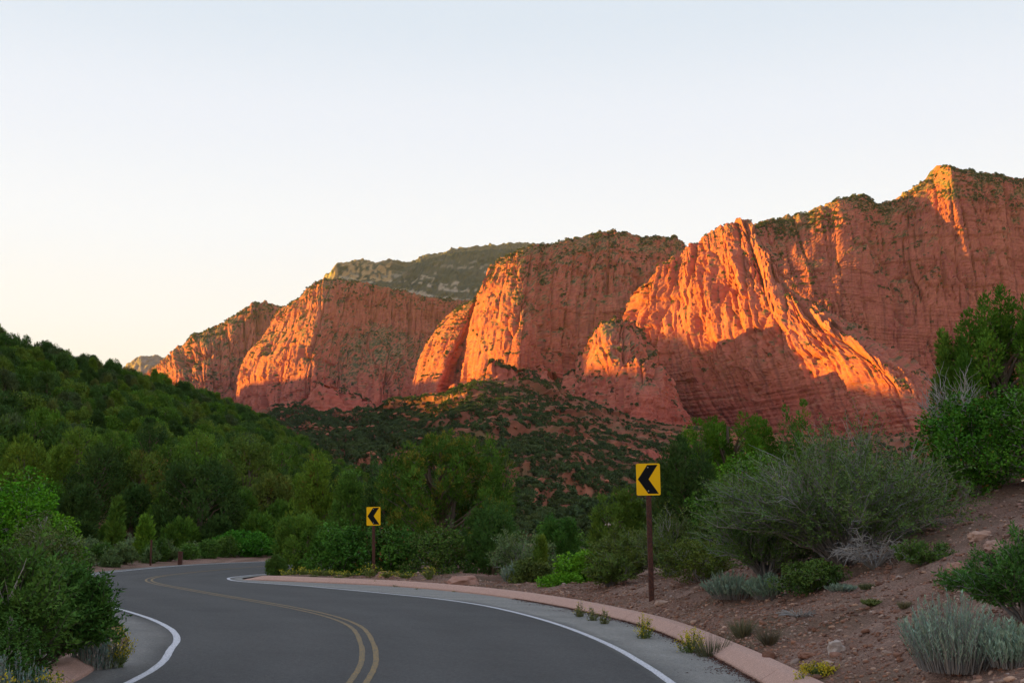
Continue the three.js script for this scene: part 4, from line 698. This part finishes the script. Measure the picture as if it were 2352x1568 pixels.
plant(openShrub, 'desert_shrub', 2620, 1120, 15, 300, { limbs: 50, twigs: 10, leaves: 26, leaf: 0.034, color: [0.07, 0.11, 0.045] }, 'grey-green shrub further up the bank past the dark leafy shrub', 'shrub');
plant(juniper, 'juniper_tree', 2560, 700, 27, 260, { leaf: 0.08, lobes: 40, tufts: 36, per: 12, color: [0.055, 0.105, 0.02], lobe: 0.1 }, 'bushy juniper further along the bank past the tallest juniper', 'tree');
plant(sage, 'sagebrush', 1930, 1345, 17.6, 70, { stems: 90, per: 24, leaf: 0.036, color: [0.15, 0.19, 0.14] }, 'small sagebrush beside the dark low bush on the bank', 'shrub');
plant(grass, 'grass_tuft', 1700, 1408, 16.9, 50, { blades: 260, color: [0.14, 0.13, 0.07] }, 'pale grass tuft below the sagebrush on the gravel', 'grass');

// left of the road
plant(broadleaf, 'roadside_bush', 90, 1172, 15.2, 230, { leaf: 0.028, lobes: 30, per: 660, color: [0.085, 0.10, 0.045], alt: [0.2, 0.18, 0.11], altShare: 0.06, lobe: 0.16 }, 'olive seed-covered bush at the left roadside', 'bush');
plant(openShrub, 'roadside_bush', 110, 1275, 13.8, 250, { limbs: 100, twigs: 14, leaves: 40, leaf: 0.042, color: [0.045, 0.095, 0.026], dead: 0.02, bark: [0.09, 0.075, 0.055] }, 'large dark green bush overhanging the left road edge', 'bush');
plant(openShrub, 'roadside_bush', -20, 1235, 12.2, 330, { limbs: 84, twigs: 13, leaves: 38, leaf: 0.04, color: [0.055, 0.10, 0.026], dead: 0.02, bark: [0.09, 0.075, 0.055] }, 'dark green bush leaning in beside the olive bush', 'bush');
plant(broadleaf, 'roadside_bush', 15, 1395, 11.6, 230, { leaf: 0.026, lobes: 26, per: 560, color: [0.04, 0.08, 0.022], lobe: 0.17 }, 'low dark bush at the foot of the roadside bushes', 'bush');
plant(sage, 'sagebrush', 215, 1385, 14.6, 80, { stems: 110, per: 26, leaf: 0.035, color: [0.15, 0.22, 0.19] }, 'bluish sagebrush sticking out of the dark roadside bush', 'shrub');
plant(weed, 'rabbitbrush', 268, 1418, 14.9, 90, { stems: 70, blooms: 12, leaf: 0.035 }, 'yellow flowering weed at the end of the short kerb', 'plant');
plant(sage, 'sagebrush', 250, 1462, 14.8, 70, { stems: 90, per: 24, leaf: 0.03, color: [0.15, 0.20, 0.16] }, 'small sagebrush under the yellow flowering weed', 'shrub');
plant(sage, 'sagebrush', 75, 1505, 11.3, 100, { stems: 100, per: 26, leaf: 0.03, color: [0.14, 0.21, 0.19] }, 'bluish sagebrush below the large dark roadside bush', 'shrub');
plant(sage, 'sagebrush', 5, 1490, 11.0, 70, { stems: 80, per: 26, leaf: 0.03, color: [0.14, 0.2, 0.17] }, 'small bluish sagebrush beyond the other one below the dark bush', 'shrub');
plant(weed, 'rabbitbrush', 130, 1530, 11.2, 110, { stems: 50, blooms: 10, leaf: 0.03 }, 'yellow flowering weed below the large dark roadside bush', 'plant');
plant(weed, 'rabbitbrush', 30, 1540, 10.6, 120, { stems: 50, blooms: 10, leaf: 0.03 }, 'yellow flowering weed among the bluish sagebrush', 'plant');
plant(broadleaf, 'oak_tree', 45, 1075, 27, 190, { leaf: 0.07, lobes: 26, per: 420, color: [0.06, 0.155, 0.012], lobe: 0.16 }, 'vivid green oak behind the olive bush', 'tree');
plant(broadleaf, 'oak_tree', 130, 1185, 24, 110, { leaf: 0.06, lobes: 16, per: 520, color: [0.075, 0.155, 0.014] }, 'small vivid green oak peeking over the olive bush', 'tree');

// ---------------------------------------------------------------- the dense row behind the bend
const ROW = 'evergreens crowded behind the far side of the bend', ROWLABEL = 'green juniper in the crowded row behind the far side of the bend';
const onHill = (x, z) => { let best = 1e9, y = 0; const D = massif.hill.D; for (let i = 0; i < D.length; i += 3) { const d = (D[i] - x) ** 2 + (D[i + 2] - z) ** 2; if (d < best) { best = d; y = D[i + 1]; } } return best < 60 ? Math.max(y, ground(x, z)) : ground(x, z); };
function rowTree(px, py, d, w, opts, label = ROWLABEL, group = ROW) { const x = P(px, 1300, d)[0]; return plant(opts.kind ?? juniper, opts.name ?? 'juniper_tree', px, py, d, w, { leaf: 0.17, lobes: 36, tufts: 22, per: 11, lobe: 0.12, y: onHill(x, -d) - 0.1, ...opts }, label, 'tree', group); }
rowTree(453, 1045, 76, 190, { color: DARK, lobes: 60, lobe: 0.1 }, 'large dark round juniper across the road from the bend', null);
rowTree(562, 992, 92, 150, { color: [0.075, 0.105, 0.028], lobes: 54, lobe: 0.1 }, 'tall yellowish juniper above the dark round one across the road', null);
rowTree(614, 1088, 84, 110, { color: [0.085, 0.10, 0.03], tip: RUST, tipShare: 0.1 }, 'olive juniper with rusty tips across the road from the kerb tip', null);
rowTree(314, 1024, 88, 130, { color: [0.075, 0.10, 0.025], tip: RUST, tipShare: 0.12 }, 'juniper speckled with rusty twigs above the far bend', null);
rowTree(330, 1186, 62, 46, { color: [0.085, 0.14, 0.022], shape: coned, lobes: 16, stems: 1 }, 'pointed yellow-green young juniper close to the two brown posts', null);
rowTree(262, 1140, 67, 44, { color: [0.06, 0.10, 0.022], shape: coned, lobes: 16, stems: 1 }, 'pointed dark young juniper left of the yellow-green one', null);
for (const [px, py, d, w, c] of [[215, 1020, 86, 140, DARK], [40, 1010, 84, 130, JUNY], [122, 1018, 90, 80, JUNY], [165, 975, 104, 120, JUNY], [-40, 1000, 90, 150, JUN], [380, 1010, 100, 120, JUN], [240, 985, 112, 110, JUN], [500, 1080, 96, 110, DARK], [540, 1120, 80, 90, JUN], [380, 1120, 78, 90, JUN], [300, 1110, 80, 80, DARK], [175, 1115, 76, 90, DARK], [95, 1110, 78, 100, JUN], [20, 1120, 74, 120, DARK], [650, 1075, 98, 90, DARK], [690, 1090, 92, 90, JUNY], [440, 985, 116, 110, JUNY], [640, 1010, 120, 100, JUN], [60, 945, 122, 100, JUN], [330, 965, 124, 100, DARK], [740, 1070, 110, 80, DARK], [590, 1180, 75, 80, JUN], [500, 1190, 74, 70, DARK], [410, 1195, 73, 70, JUN], [245, 1205, 71, 60, JUN], [170, 1200, 69, 80, DARK], [100, 1190, 66, 80, JUN], [360, 1170, 75, 60, DARK], [640, 1150, 80, 80, JUN]]) rowTree(px, py, d, w, { color: vary(c, 0.12), shape: w < 62 ? coned : domed });
rowTree(560, 1222, 71, 150, { kind: broadleaf, name: 'oak_tree', leaf: 0.12, per: 420, lobes: 24, color: [0.035, 0.11, 0.015] }, 'deep green leafy oak at the far edge of the road', null);
rowTree(200, 1236, 63, 100, { kind: openShrub, name: 'sagebrush', limbs: 50, twigs: 8, leaves: 24, leaf: 0.09, color: [0.09, 0.12, 0.08] }, 'grey brush at the outer edge of the bend', null);
rowTree(310, 1232, 64.5, 84, { kind: openShrub, name: 'sagebrush', limbs: 50, twigs: 8, leaves: 24, leaf: 0.08, color: [0.11, 0.14, 0.11] }, 'pale grey brush left of the brown posts', null);
rowTree(446, 1244, 68, 60, { kind: openShrub, name: 'sagebrush', limbs: 40, twigs: 8, leaves: 20, leaf: 0.08, color: [0.11, 0.135, 0.10] }, 'pale grey brush right of the brown posts', null);
rowTree(262, 1282, 61.5, 34, { kind: broadleaf, name: 'rabbitbrush', leaf: 0.08, per: 240, lobes: 10, color: [0.08, 0.13, 0.025] }, 'small round green bush on the outer road edge', null);

for (const [px, py, d, w, k] of [[180, 1262, 52, 70, 0], [225, 1250, 55, 60, 1], [280, 1252, 57, 60, 0], [355, 1240, 61.5, 50, 1], [385, 1248, 62.5, 46, 0], [425, 1252, 65, 40, 1], [470, 1240, 67, 60, 1], [510, 1232, 69, 60, 1], [130, 1240, 48, 90, 1], [610, 1250, 73, 60, 1], [345, 1262, 59.5, 30, 0], [250, 1268, 54, 40, 0]]) rowTree(px, py, d, w, k ? { kind: broadleaf, name: 'roadside_shrub', leaf: 0.09, per: 300, lobes: 14, color: vary([0.06, 0.105, 0.03], 0.2) } : { kind: openShrub, name: 'roadside_shrub', limbs: 44, twigs: 8, leaves: 24, leaf: 0.08, color: vary([0.09, 0.12, 0.07], 0.15), bark: [0.13, 0.12, 0.1] }, 'low green brush lining the outer edge of the bend', 'brush along the outer road edge');

// ---------------------------------------------------------------- trees over the left hill
{
  rnd = mulberry(4242);
  const protos = [], cols = [JUN, DARK, JUNY, [0.05, 0.085, 0.03], [0.095, 0.125, 0.028], [0.03, 0.055, 0.018], [0.07, 0.125, 0.02], [0.06, 0.075, 0.045], [0.085, 0.095, 0.04], [0.04, 0.075, 0.022]];
  for (let i = 0; i < 10; i++) { rnd = mulberry(900 + i); protos.push(juniper({ h: 1, w: i % 3 === 2 ? 0.75 : 1.05, leaf: 0.06, lobes: 26, tufts: 22, per: 9, color: cols[i], shape: i % 3 === 2 ? coned : domed, lobe: 0.14, stems: 2 })); }
  rnd = mulberry(555);
  const { D, N, nu, nv } = massif.hill, spots = [], cell = new Map();
  for (let n = 0; n < 60000 && spots.length < 1700; n++) {
    const j = Math.floor(rr(0, nv)), i = Math.floor(rr(0, nu)), a = (j * nu + i) * 3, x = D[a] + rr(-0.5, 0.5), y = D[a + 1], z = D[a + 2] + rr(-0.5, 0.5), d = -z; if (d < 96 || x < -0.6 * d) continue;
    if (fbm2(x / 22, z / 22, 3) < -0.22) continue;
    const px = 1176 + x / d * F, py = 1220 - (y - EYE) / d * F; if ((Math.abs(px - 40) < 60 && Math.abs(py - 935) < 26) || (Math.abs(px - 290) < 34 && Math.abs(py - 1018) < 24)) continue;
    const h = rr(2.2, 5.4) * (d < 200 ? 1 : 0.95), r = h * 0.36, key = `${Math.floor(x / 3)},${Math.floor(z / 3)}`;
    let ok = true; for (let u = -1; u < 2 && ok; u++) for (let v = -1; v < 2; v++) for (const q of cell.get(`${Math.floor(x / 3) + u},${Math.floor(z / 3) + v}`) ?? []) if ((q[0] - x) ** 2 + (q[1] - z) ** 2 < (r + q[2]) ** 2 * 1.05) { ok = false; break; }
    if (!ok) continue; if (!cell.has(key)) cell.set(key, []); cell.get(key).push([x, z, r]);
    spots.push({ x, y: y - 0.15, z, h, s: (px > -60 && px < 1000 ? 1 : 0.1) * h / d, t: rr(0, 6.28), p: Math.floor(rr(0, 10)), w: rr(0.85, 1.25) });
  }
  spots.sort((a, b) => b.s - a.s);
  const masters = protos.map((p) => { const g = new THREE.Group(); for (const k in p) part(k, p[k], k === 'trunk' ? M.wood : M.leaf, g); return g; });
  spots.slice(0, 260).forEach((s) => { const g = masters[s.p].clone(); g.name = numbered('juniper_tree'); g.position.set(s.x, s.y, s.z); g.rotation.y = s.t; g.scale.set(s.h * s.w, s.h, s.h * s.w); scene.add(tag(g, 'juniper growing on the slope of the wooded left hill', 'tree', 'junipers on the left hill')); });
  const rest = spots.slice(260), m4 = new THREE.Matrix4(), q = new THREE.Quaternion(), up = V(0, 1, 0);
  for (let k = 0; k < 10; k++) {
    const mine = rest.filter((s) => s.p === k), im = new THREE.InstancedMesh(protos[k].crown, M.leaf, mine.length); im.name = numbered('hill_wood');
    mine.forEach((s, i) => { m4.compose(V(s.x, s.y, s.z), q.setFromAxisAngle(up, s.t), V(s.h * s.w, s.h, s.h * s.w)); im.setMatrixAt(i, m4); });
    im.castShadow = im.receiveShadow = true; scene.add(tag(im, 'distant juniper wood covering the wooded left hill', 'wood', 'far wood on the left hill', 'stuff'));
  }
  console.log('hill trees', spots.length);

  // shrubs on the mound and on the ledges of the cliffs: too small to count
  rnd = mulberry(31);
  const blob = () => { const C = new Tris(); for (let i = 0; i < 90; i++) { const d = rdir(), k = Math.cbrt(rr(0.3, 1)), v = rr(0.75, 1.3); C.blade([d[0] * 0.46 * k, 0.42 + d[1] * 0.42 * k, d[2] * 0.46 * k], nrm([d[0] + rr(-0.5, 0.5), d[1] + 0.5, d[2] + rr(-0.5, 0.5)]), 0.3, 0.13, [v, v * rr(0.92, 1.08), v * rr(0.85, 1.1)]); } return C.build(); };
  const blobs = [blob(), blob(), blob()], col = new THREE.Color();
  const scatter = (surface, count, accept, size, base, name, label, group) => {
    const { D, N, nu, nv } = surface, got = [[], [], []];
    for (let n = 0, k = 0; n < count * 40 && k < count; n++) { const i = Math.floor(rr(0, nu - 1)), j = Math.floor(rr(0, nv - 1)), a = (j * nu + i) * 3, e = a + 3, f = a + nu * 3, u = rnd(), v = rnd(), p = [0, 1, 2].map((c) => D[a + c] + (D[e + c] - D[a + c]) * u + (D[f + c] - D[a + c]) * v); if (!accept(p, [N[a], N[a + 1], N[a + 2]], surface.su[j * nu + i], surface.sv[j * nu + i], surface.vv(j))) continue; got[k++ % 3].push(p); }
    got.forEach((list, k) => {
      if (!list.length) return; const im = new THREE.InstancedMesh(blobs[k], M.leaf, list.length); im.name = numbered(name);
      list.forEach((p, i) => { const s = rr(...size) * (rnd() < 0.12 ? 1.35 : 1); m4.compose(V(p[0], p[1] - s * 0.12, p[2]), q.setFromAxisAngle(up, rr(0, 6.28)), V(s * rr(0.9, 1.4), s, s * rr(0.9, 1.4))); im.setMatrixAt(i, m4); const c = vary(base, 0.28); im.setColorAt(i, col.setRGB(...c)); });
      im.castShadow = im.receiveShadow = true; scene.add(tag(im, label, 'shrubs', group, 'stuff'));
    });
  };
  const inView = (p) => { const px = 1176 - p[0] / p[2] * F; return px > 420 && px < 2420; };
  scatter(massif.mound, 80000, (p, n, s, t, v) => inView(p) && v > 0.01 && p[2] > -2300 && rnd() < sm(-0.6, 0.45, fbm2(p[0] / 26, p[2] / 40, 4) + 0.25 * sm(0.5, 0.9, v) + (1 - sm(-250, 60, p[0])) * 0.4) * (ledge(p).band > 0.45 ? 0.25 : 1), [1.2, 3.8], [0.07, 0.10, 0.036], 'slope_scrub', 'dark shrubs dotted over the red earth mound', 'scrub on the mound');
  // broken red rock lying over the mound
  { const rub = (() => { const g = new THREE.IcosahedronGeometry(1, 1), p = g.attributes.position; for (let i = 0; i < p.count; i++) { const x = p.getX(i), y = p.getY(i), z = p.getZ(i), k = 1 + 0.35 * n3(x * 1.7, y * 1.7, z * 1.7); p.setXYZ(i, x * k, y * k * 0.7, z * k); } g.setAttribute('color', new THREE.Float32BufferAttribute(new Float32Array(p.count * 3).fill(1), 3)); g.computeVertexNormals(); return g; })();
    const { D, nu, nv } = massif.mound, list = [];
    for (let n = 0; n < 90000 && list.length < 5200; n++) { const a = (Math.floor(rr(0, nv)) * nu + Math.floor(rr(0, nu))) * 3, p = [D[a] + rr(-2, 2), D[a + 1], D[a + 2] + rr(-2, 2)]; if (!inView(p) || p[2] < -2200 || rnd() > sm(0.2, 0.5, ledge(p).band + 0.3 * n2(p[0] / 40, p[2] / 40)) + 0.12) continue; list.push(p); }
    const im = new THREE.InstancedMesh(rub, M.rock, list.length); im.name = 'rubble'; list.forEach((p, i) => { const s = (0.5 + 2.6 * rnd() ** 3) * clamp(-p[2] / 1400, 0.3, 1); m4.compose(V(p[0], p[1] + s * 0.1, p[2]), q.setFromAxisAngle(up, rr(0, 6.28)), V(s * rr(0.8, 2), s, s * rr(0.8, 1.6))); im.setMatrixAt(i, m4); const c = vary([0.34, 0.125, 0.075], 0.25); im.setColorAt(i, col.setRGB(...c)); });
    im.castShadow = im.receiveShadow = true; scene.add(tag(im, 'broken red rocks strewn over the earth mound', 'rocks', null, 'stuff')); }
  scatter(massif.mound, 30000, (p, n, s, t, v) => inView(p) && v > 0.3 && rnd() < 0.35 + 0.5 * sm(-0.3, 0.3, fbm2(p[0] / 15, p[2] / 20, 3)), [0.5, 1.5], [0.15, 0.115, 0.06], 'dry_scrub', 'low dry brush between the shrubs of the mound', 'dry brush on the mound');
  const ledgy = (k) => (p, n, s, t, v) => inView(p) && v > 0 && (n[1] > 0.55 || (v < 0.12 && rnd() < 0.6)) && fbm2(s / 90, t / 70, 3) > (v < 0.12 ? -0.1 : 0.12);
  for (const [key, count, size] of [['fin', 500, [2.5, 5.5]], ['wall', 2000, [2.5, 6]], ['centre', 1600, [3, 6.5]], ['left', 1500, [3, 7]], ['far', 900, [4, 8]], ['butt', 320, [3, 6]], ['dome', 60, [3, 5]], ['slab', 160, [2.5, 4.5]], ['fin2', 120, [3, 5]]]) scatter(massif[key], count, ledgy(key), size, [0.08, 0.10, 0.045], 'cliff_scrub', `dark scrub clinging to ledges of the ${{ fin: 'fluted fin', wall: 'tall shaded wall', centre: 'central massif', left: 'pillared cliff', far: 'rugged far ridge', butt: 'pointed buttress', dome: 'banded dome', slab: 'slanting slab', fin2: 'broken fin' }[key]}`, `scrub on the ${key === 'fin2' ? 'broken fin' : key}`);
}

// ---------------------------------------------------------------- chevron signs and posts
M.signYellow = new THREE.MeshPhysicalMaterial({ specularIntensity: 0.4, color: new THREE.Color().setRGB(1, 0.53, 0.003), roughness: 0.7 });
M.signBlack = new THREE.MeshPhysicalMaterial({ specularIntensity: 0.4, color: new THREE.Color().setRGB(0.006, 0.006, 0.007), roughness: 0.85 });
M.zinc = new THREE.MeshStandardMaterial({ color: new THREE.Color().setRGB(0.45, 0.46, 0.47), metalness: 0.9, roughness: 0.45 });
const rustTex = grainTexture(256, (u, v) => { const n = tile(u, v, 3, 4) * 0.5 + tile(u, v, 9, 8) * 0.35 + (rnd() - 0.5) * 0.3; return [clamp(175 + n * 75, 0, 255), clamp(165 + n * 60, 0, 255), clamp(160 + n * 40, 0, 255)]; });
M.rust = new THREE.MeshStandardMaterial({ color: new THREE.Color().setRGB(0.17, 0.062, 0.040), map: rustTex, bumpMap: rustTex, bumpScale: 0.003, roughness: 0.85 });
function bevelBox(w, h, d, b) { const s = new THREE.Shape(); s.moveTo(-w / 2 + b, -d / 2); s.lineTo(w / 2 - b, -d / 2); s.lineTo(w / 2, -d / 2 + b); s.lineTo(w / 2, d / 2 - b); s.lineTo(w / 2 - b, d / 2); s.lineTo(-w / 2 + b, d / 2); s.lineTo(-w / 2, d / 2 - b); s.lineTo(-w / 2, -d / 2 + b); s.closePath(); const g = new THREE.ExtrudeGeometry(s, { depth: h, bevelEnabled: false }); g.rotateX(-Math.PI / 2); return g; }
function chevron(x, y, z, poleH, turn, lean, label) {
  const W = 0.46, H = 0.61, root = new THREE.Group(); root.name = numbered('chevron_sign'); root.position.set(x, y, z); root.rotation.set(0, turn, lean); tag(root, label, 'road sign', 'chevron signs along the bend'); scene.add(root);
  const post = bevelBox(0.10, poleH + H + 0.28, 0.10, 0.012); post.translate(0, -0.3, 0); part('post', post, M.rust, root);
  const r = 0.035, s = new THREE.Shape(); s.moveTo(-W / 2 + r, 0); s.lineTo(W / 2 - r, 0); s.quadraticCurveTo(W / 2, 0, W / 2, r); s.lineTo(W / 2, H - r); s.quadraticCurveTo(W / 2, H, W / 2 - r, H); s.lineTo(-W / 2 + r, H); s.quadraticCurveTo(-W / 2, H, -W / 2, H - r); s.lineTo(-W / 2, r); s.quadraticCurveTo(-W / 2, 0, -W / 2 + r, 0);
  const pg = new THREE.ExtrudeGeometry(s, { depth: 0.003, bevelEnabled: true, bevelSize: 0.0012, bevelThickness: 0.0008, bevelSegments: 1 }); pg.translate(0, poleH, 0.053);
  const panel = part('panel', pg, M.signYellow, root);
  const cs = new THREE.Shape(); [[0.468, 0.045], [0.905, 0.04], [0.513, 0.493], [0.925, 0.952], [0.487, 0.952], [0.065, 0.493]].forEach(([u, v], i) => (i ? cs.lineTo : cs.moveTo).call(cs, (u - 0.5) * W, (1 - v) * H));
  const cg = new THREE.ExtrudeGeometry(cs, { depth: 0.0015, bevelEnabled: false }); cg.translate(0, poleH, 0.0585); part('arrow', cg, M.signBlack, panel);
  for (const v of [0.12, 0.865]) { const b = new THREE.CylinderGeometry(0.011, 0.013, 0.008, 10); b.rotateX(Math.PI / 2); b.translate(-0.003, poleH + (1 - v) * H, 0.063); part('bolt', b, M.zinc, panel); }
}
{ const [x] = P(1497, 1378, 23.7); chevron(x, ground(x, -23.7) - 0.02, -23.7, P(1497, 1135, 23.7)[1] - ground(x, -23.7), -0.05, 0.012, 'larger yellow chevron sign on a rusty post above the gravel'); }
{ const [x] = P(858, 1326, 41); chevron(x, ground(x, -41) - 0.02, -41, P(858, 1205, 41)[1] - ground(x, -41), 0.1, 0.02, 'smaller yellow chevron sign among green shrubs at the kerb'); }
for (const [px, d, w, h, label] of [[345, 57.5, 0.08, 1.15, 'thin brown marker post in front of the young juniper'], [413, 60, 0.2, 0.62, 'short thick brown post on the outer road edge']]) {
  const x = P(px, 1290, d)[0], root = new THREE.Group(); root.name = numbered('marker_post'); root.position.set(x, ground(x, -d), -d); tag(root, label, 'post'); scene.add(root);
  const g = bevelBox(w, h + 0.2, w, w * 0.2); g.translate(0, -0.2, 0); part('shaft', g, M.rust, root); const c = bevelBox(w * 1.12, 0.03, w * 1.12, w * 0.2); c.translate(0, h, 0); part('cap', c, M.rust, root);
}

// ---------------------------------------------------------------- rocks, gravel, small plants by the kerb
function boulder(sx, sy, sz, seed, col, detail = 3) {
  const g = new THREE.IcosahedronGeometry(1, detail), p = g.attributes.position, c = new Float32Array(p.count * 3);
  for (let i = 0; i < p.count; i++) { const x = p.getX(i), y = p.getY(i), z = p.getZ(i), k = 1 + 0.22 * n3(x * 1.3 + seed, y * 1.3, z * 1.3) + 0.08 * n3(x * 4, y * 4 + seed, z * 4), q = (a) => Math.sign(a) * Math.abs(a) ** 0.8; p.setXYZ(i, q(x) * k * sx, q(y) * k * sy, q(z) * k * sz); const t = 1 + 0.2 * n3(x * 6 + seed, y * 9, z * 6); c.set([col[0] * t, col[1] * t, col[2] * t], i * 3); }
  g.setAttribute('color', new THREE.BufferAttribute(c, 3)); g.computeVertexNormals(); return g;
}
for (const [px, d, sx, sy, col, label, dy] of [
  [882, 40.5, 0.24, 0.2, [0.34, 0.18, 0.13], 'small red rock right of the smaller sign post'], [1064, 34.6, 0.42, 0.19, [0.40, 0.22, 0.17], 'flat reddish boulder behind the kerb between the signs'],
  [1412, 62, 0.55, 0.45, [0.5, 0.38, 0.31], 'pale boulder among the shrubs between the signs', 1.55], [1762, 14.6, 0.075, 0.07, [0.2, 0.1, 0.07], 'brown round stone just behind the kerb'], [1915, 13.6, 0.09, 0.09, [0.42, 0.33, 0.29], 'pale pointed stone on the bare bank'],
  [1850, 13.9, 0.11, 0.04, [0.25, 0.12, 0.08], 'flat brown stone on the bare bank'], [1520, 22.9, 0.12, 0.06, [0.4, 0.26, 0.2], 'pale stone at the foot of the larger sign post'], [2260, 17.5, 0.16, 0.09, [0.42, 0.26, 0.2], 'pinkish stone high on the bank'], [2290, 16.4, 0.12, 0.08, [0.4, 0.25, 0.2], 'pinkish stone beside another high on the bank'], [2200, 16, 0.12, 0.08, [0.36, 0.2, 0.15], 'reddish stone on the slope of the bank']]) {
  const x = P(px, 1350, d)[0], m = new THREE.Mesh(boulder(sx, sy, sx * 0.8, px, col), M.rock); m.name = numbered('rock'); m.position.set(x, dy ?? ground(x, -d) + sy * 0.35, -d); m.castShadow = m.receiveShadow = true; scene.add(tag(m, label, 'rock'));
}
{
  rnd = mulberry(77); const stone = boulder(1, 0.65, 0.85, 3, [1, 1, 1], 1), m4 = new THREE.Matrix4(), q = new THREE.Quaternion(), c = new THREE.Color(), list = [];
  for (let n = 0; n < 400000 && list.length < 42000; n++) { const x = rr(-6, 12), z = rr(-44, -9), b = dR(x, z); if (b[1] < 0 || b[0] < 0.42 || b[0] > 9 || rnd() > Math.exp(-b[0] / 6) * (z < -30 ? 0.4 : 1)) continue; if (dL(x, z)[1] < 0) continue; list.push([x, z]); }
  const im = new THREE.InstancedMesh(stone, M.rock, list.length); im.name = 'gravel';
  list.forEach(([x, z], i) => { const s = 0.006 + 0.02 * rnd() ** 3 + (rnd() < 0.008 ? 0.03 : 0); m4.compose(V(x, ground(x, z) + s * 0.2, z), q.setFromEuler(new THREE.Euler(rr(-0.4, 0.4), rr(0, 6.28), rr(-0.4, 0.4))), V(s * rr(0.8, 1.5), s, s * rr(0.8, 1.4))); im.setMatrixAt(i, m4); const b = vary(rnd() < 0.3 ? [0.36, 0.235, 0.18] : [0.24, 0.125, 0.09], 0.3); im.setColorAt(i, c.setRGB(...b)); });
  im.castShadow = im.receiveShadow = true; scene.add(tag(im, 'loose reddish gravel scattered over the bank behind the kerb', 'gravel', null, 'stuff'));
  // dry plant litter washed up against the kerb foot
  const L = new Tris();
  for (let n = 0; n < 12000; n++) { const t = rnd() ** 1.2, u = Math.floor(lerp(14, eR2.length * 0.36, t)), a = eR2[u], b = eR2[u + 1], f = rnd(), x = lerp(a.x, b.x, f), z = lerp(a.z, b.z, f), l = Math.hypot(b.x - a.x, b.z - a.z), nx = (b.z - a.z) / l, nz = -(b.x - a.x) / l, patch = n2(x * 0.9, z * 0.9), off = 0.02 + Math.abs(rr(-1, 1) * rr(0, 1) * rr(0, 1)) * (0.3 + 0.9 * Math.max(0, patch)); L.blade([x + nx * off, 0.005 + rr(0, 0.012), z + nz * off], nrm([rr(-1, 1), rr(0, 0.2), rr(-1, 1)]), rr(0.012, 0.04), 0.005, vary([0.10, 0.045, 0.035], 0.35)); }
  const lm = new THREE.Mesh(L.build(), M.leaf); lm.name = 'leaf_litter'; lm.castShadow = lm.receiveShadow = true; scene.add(tag(lm, 'dry reddish plant litter along the foot of the long kerb', 'litter', null, 'stuff'));
}
const WEEDS = 'weeds along the kerb', kerbWeed = (px, py, d, w, o, label, group) => plant(weed, 'roadside_weed', px, py, d, w, o, label, 'plant', group);
kerbWeed(1477, 1402, 18.9, 46, { stems: 34, blooms: 12, leaf: 0.035 }, 'yellow flowering weed rooted in the kerb joint below the larger sign', null);
kerbWeed(1582, 1430, 16.7, 62, { stems: 44, blooms: 14, leaf: 0.035 }, 'larger yellow flowering weed growing over the kerb, next to the one below the sign', null);
kerbWeed(1872, 1522, 12.7, 90, { stems: 34, blooms: 22, leaf: 0.035 }, 'bright yellow flowering weed behind the kerb near the brown stone', null);
kerbWeed(1830, 1535, 12.5, 50, { stems: 16, blooms: 8, leaf: 0.03 }, 'small weed on the kerb beside the bright yellow one', null);
for (const [px, py, d, w, b] of [[1045, 1352, 33.2, 16, 0], [1360, 1378, 22.6, 30, 2], [1386, 1385, 21.8, 28, 2], [1333, 1372, 23.6, 30, 3], [960, 1348, 34.6, 18, 0], [915, 1338, 36.2, 30, 1], [870, 1334, 37.4, 40, 1], [780, 1330, 39.2, 40, 1], [720, 1330, 40, 24, 1]]) kerbWeed(px, py, d, w, { stems: 16, blooms: b, leaf: 0.045, color: [0.16, 0.17, 0.07] }, 'thin pale weed sprouting along the foot of the long kerb', WEEDS);
for (const [px, d, w] of [[740, 41.2, 60], [800, 40.7, 60], [850, 39.8, 60], [890, 39.2, 50], [930, 39.2, 60], [985, 38.4, 40], [665, 42.5, 50], [700, 42, 40], [765, 41.6, 50]]) kerbWeed(px, 1290 + rr(0, 22), d, w, { stems: 26, blooms: 4, bloom: 1.8, leaf: 0.06, color: [0.16, 0.20, 0.05], flower: [0.5, 0.44, 0.04] }, 'yellowish weed in the strip around the smaller sign post', 'weeds around the smaller sign');

renderer.render(scene, camera);
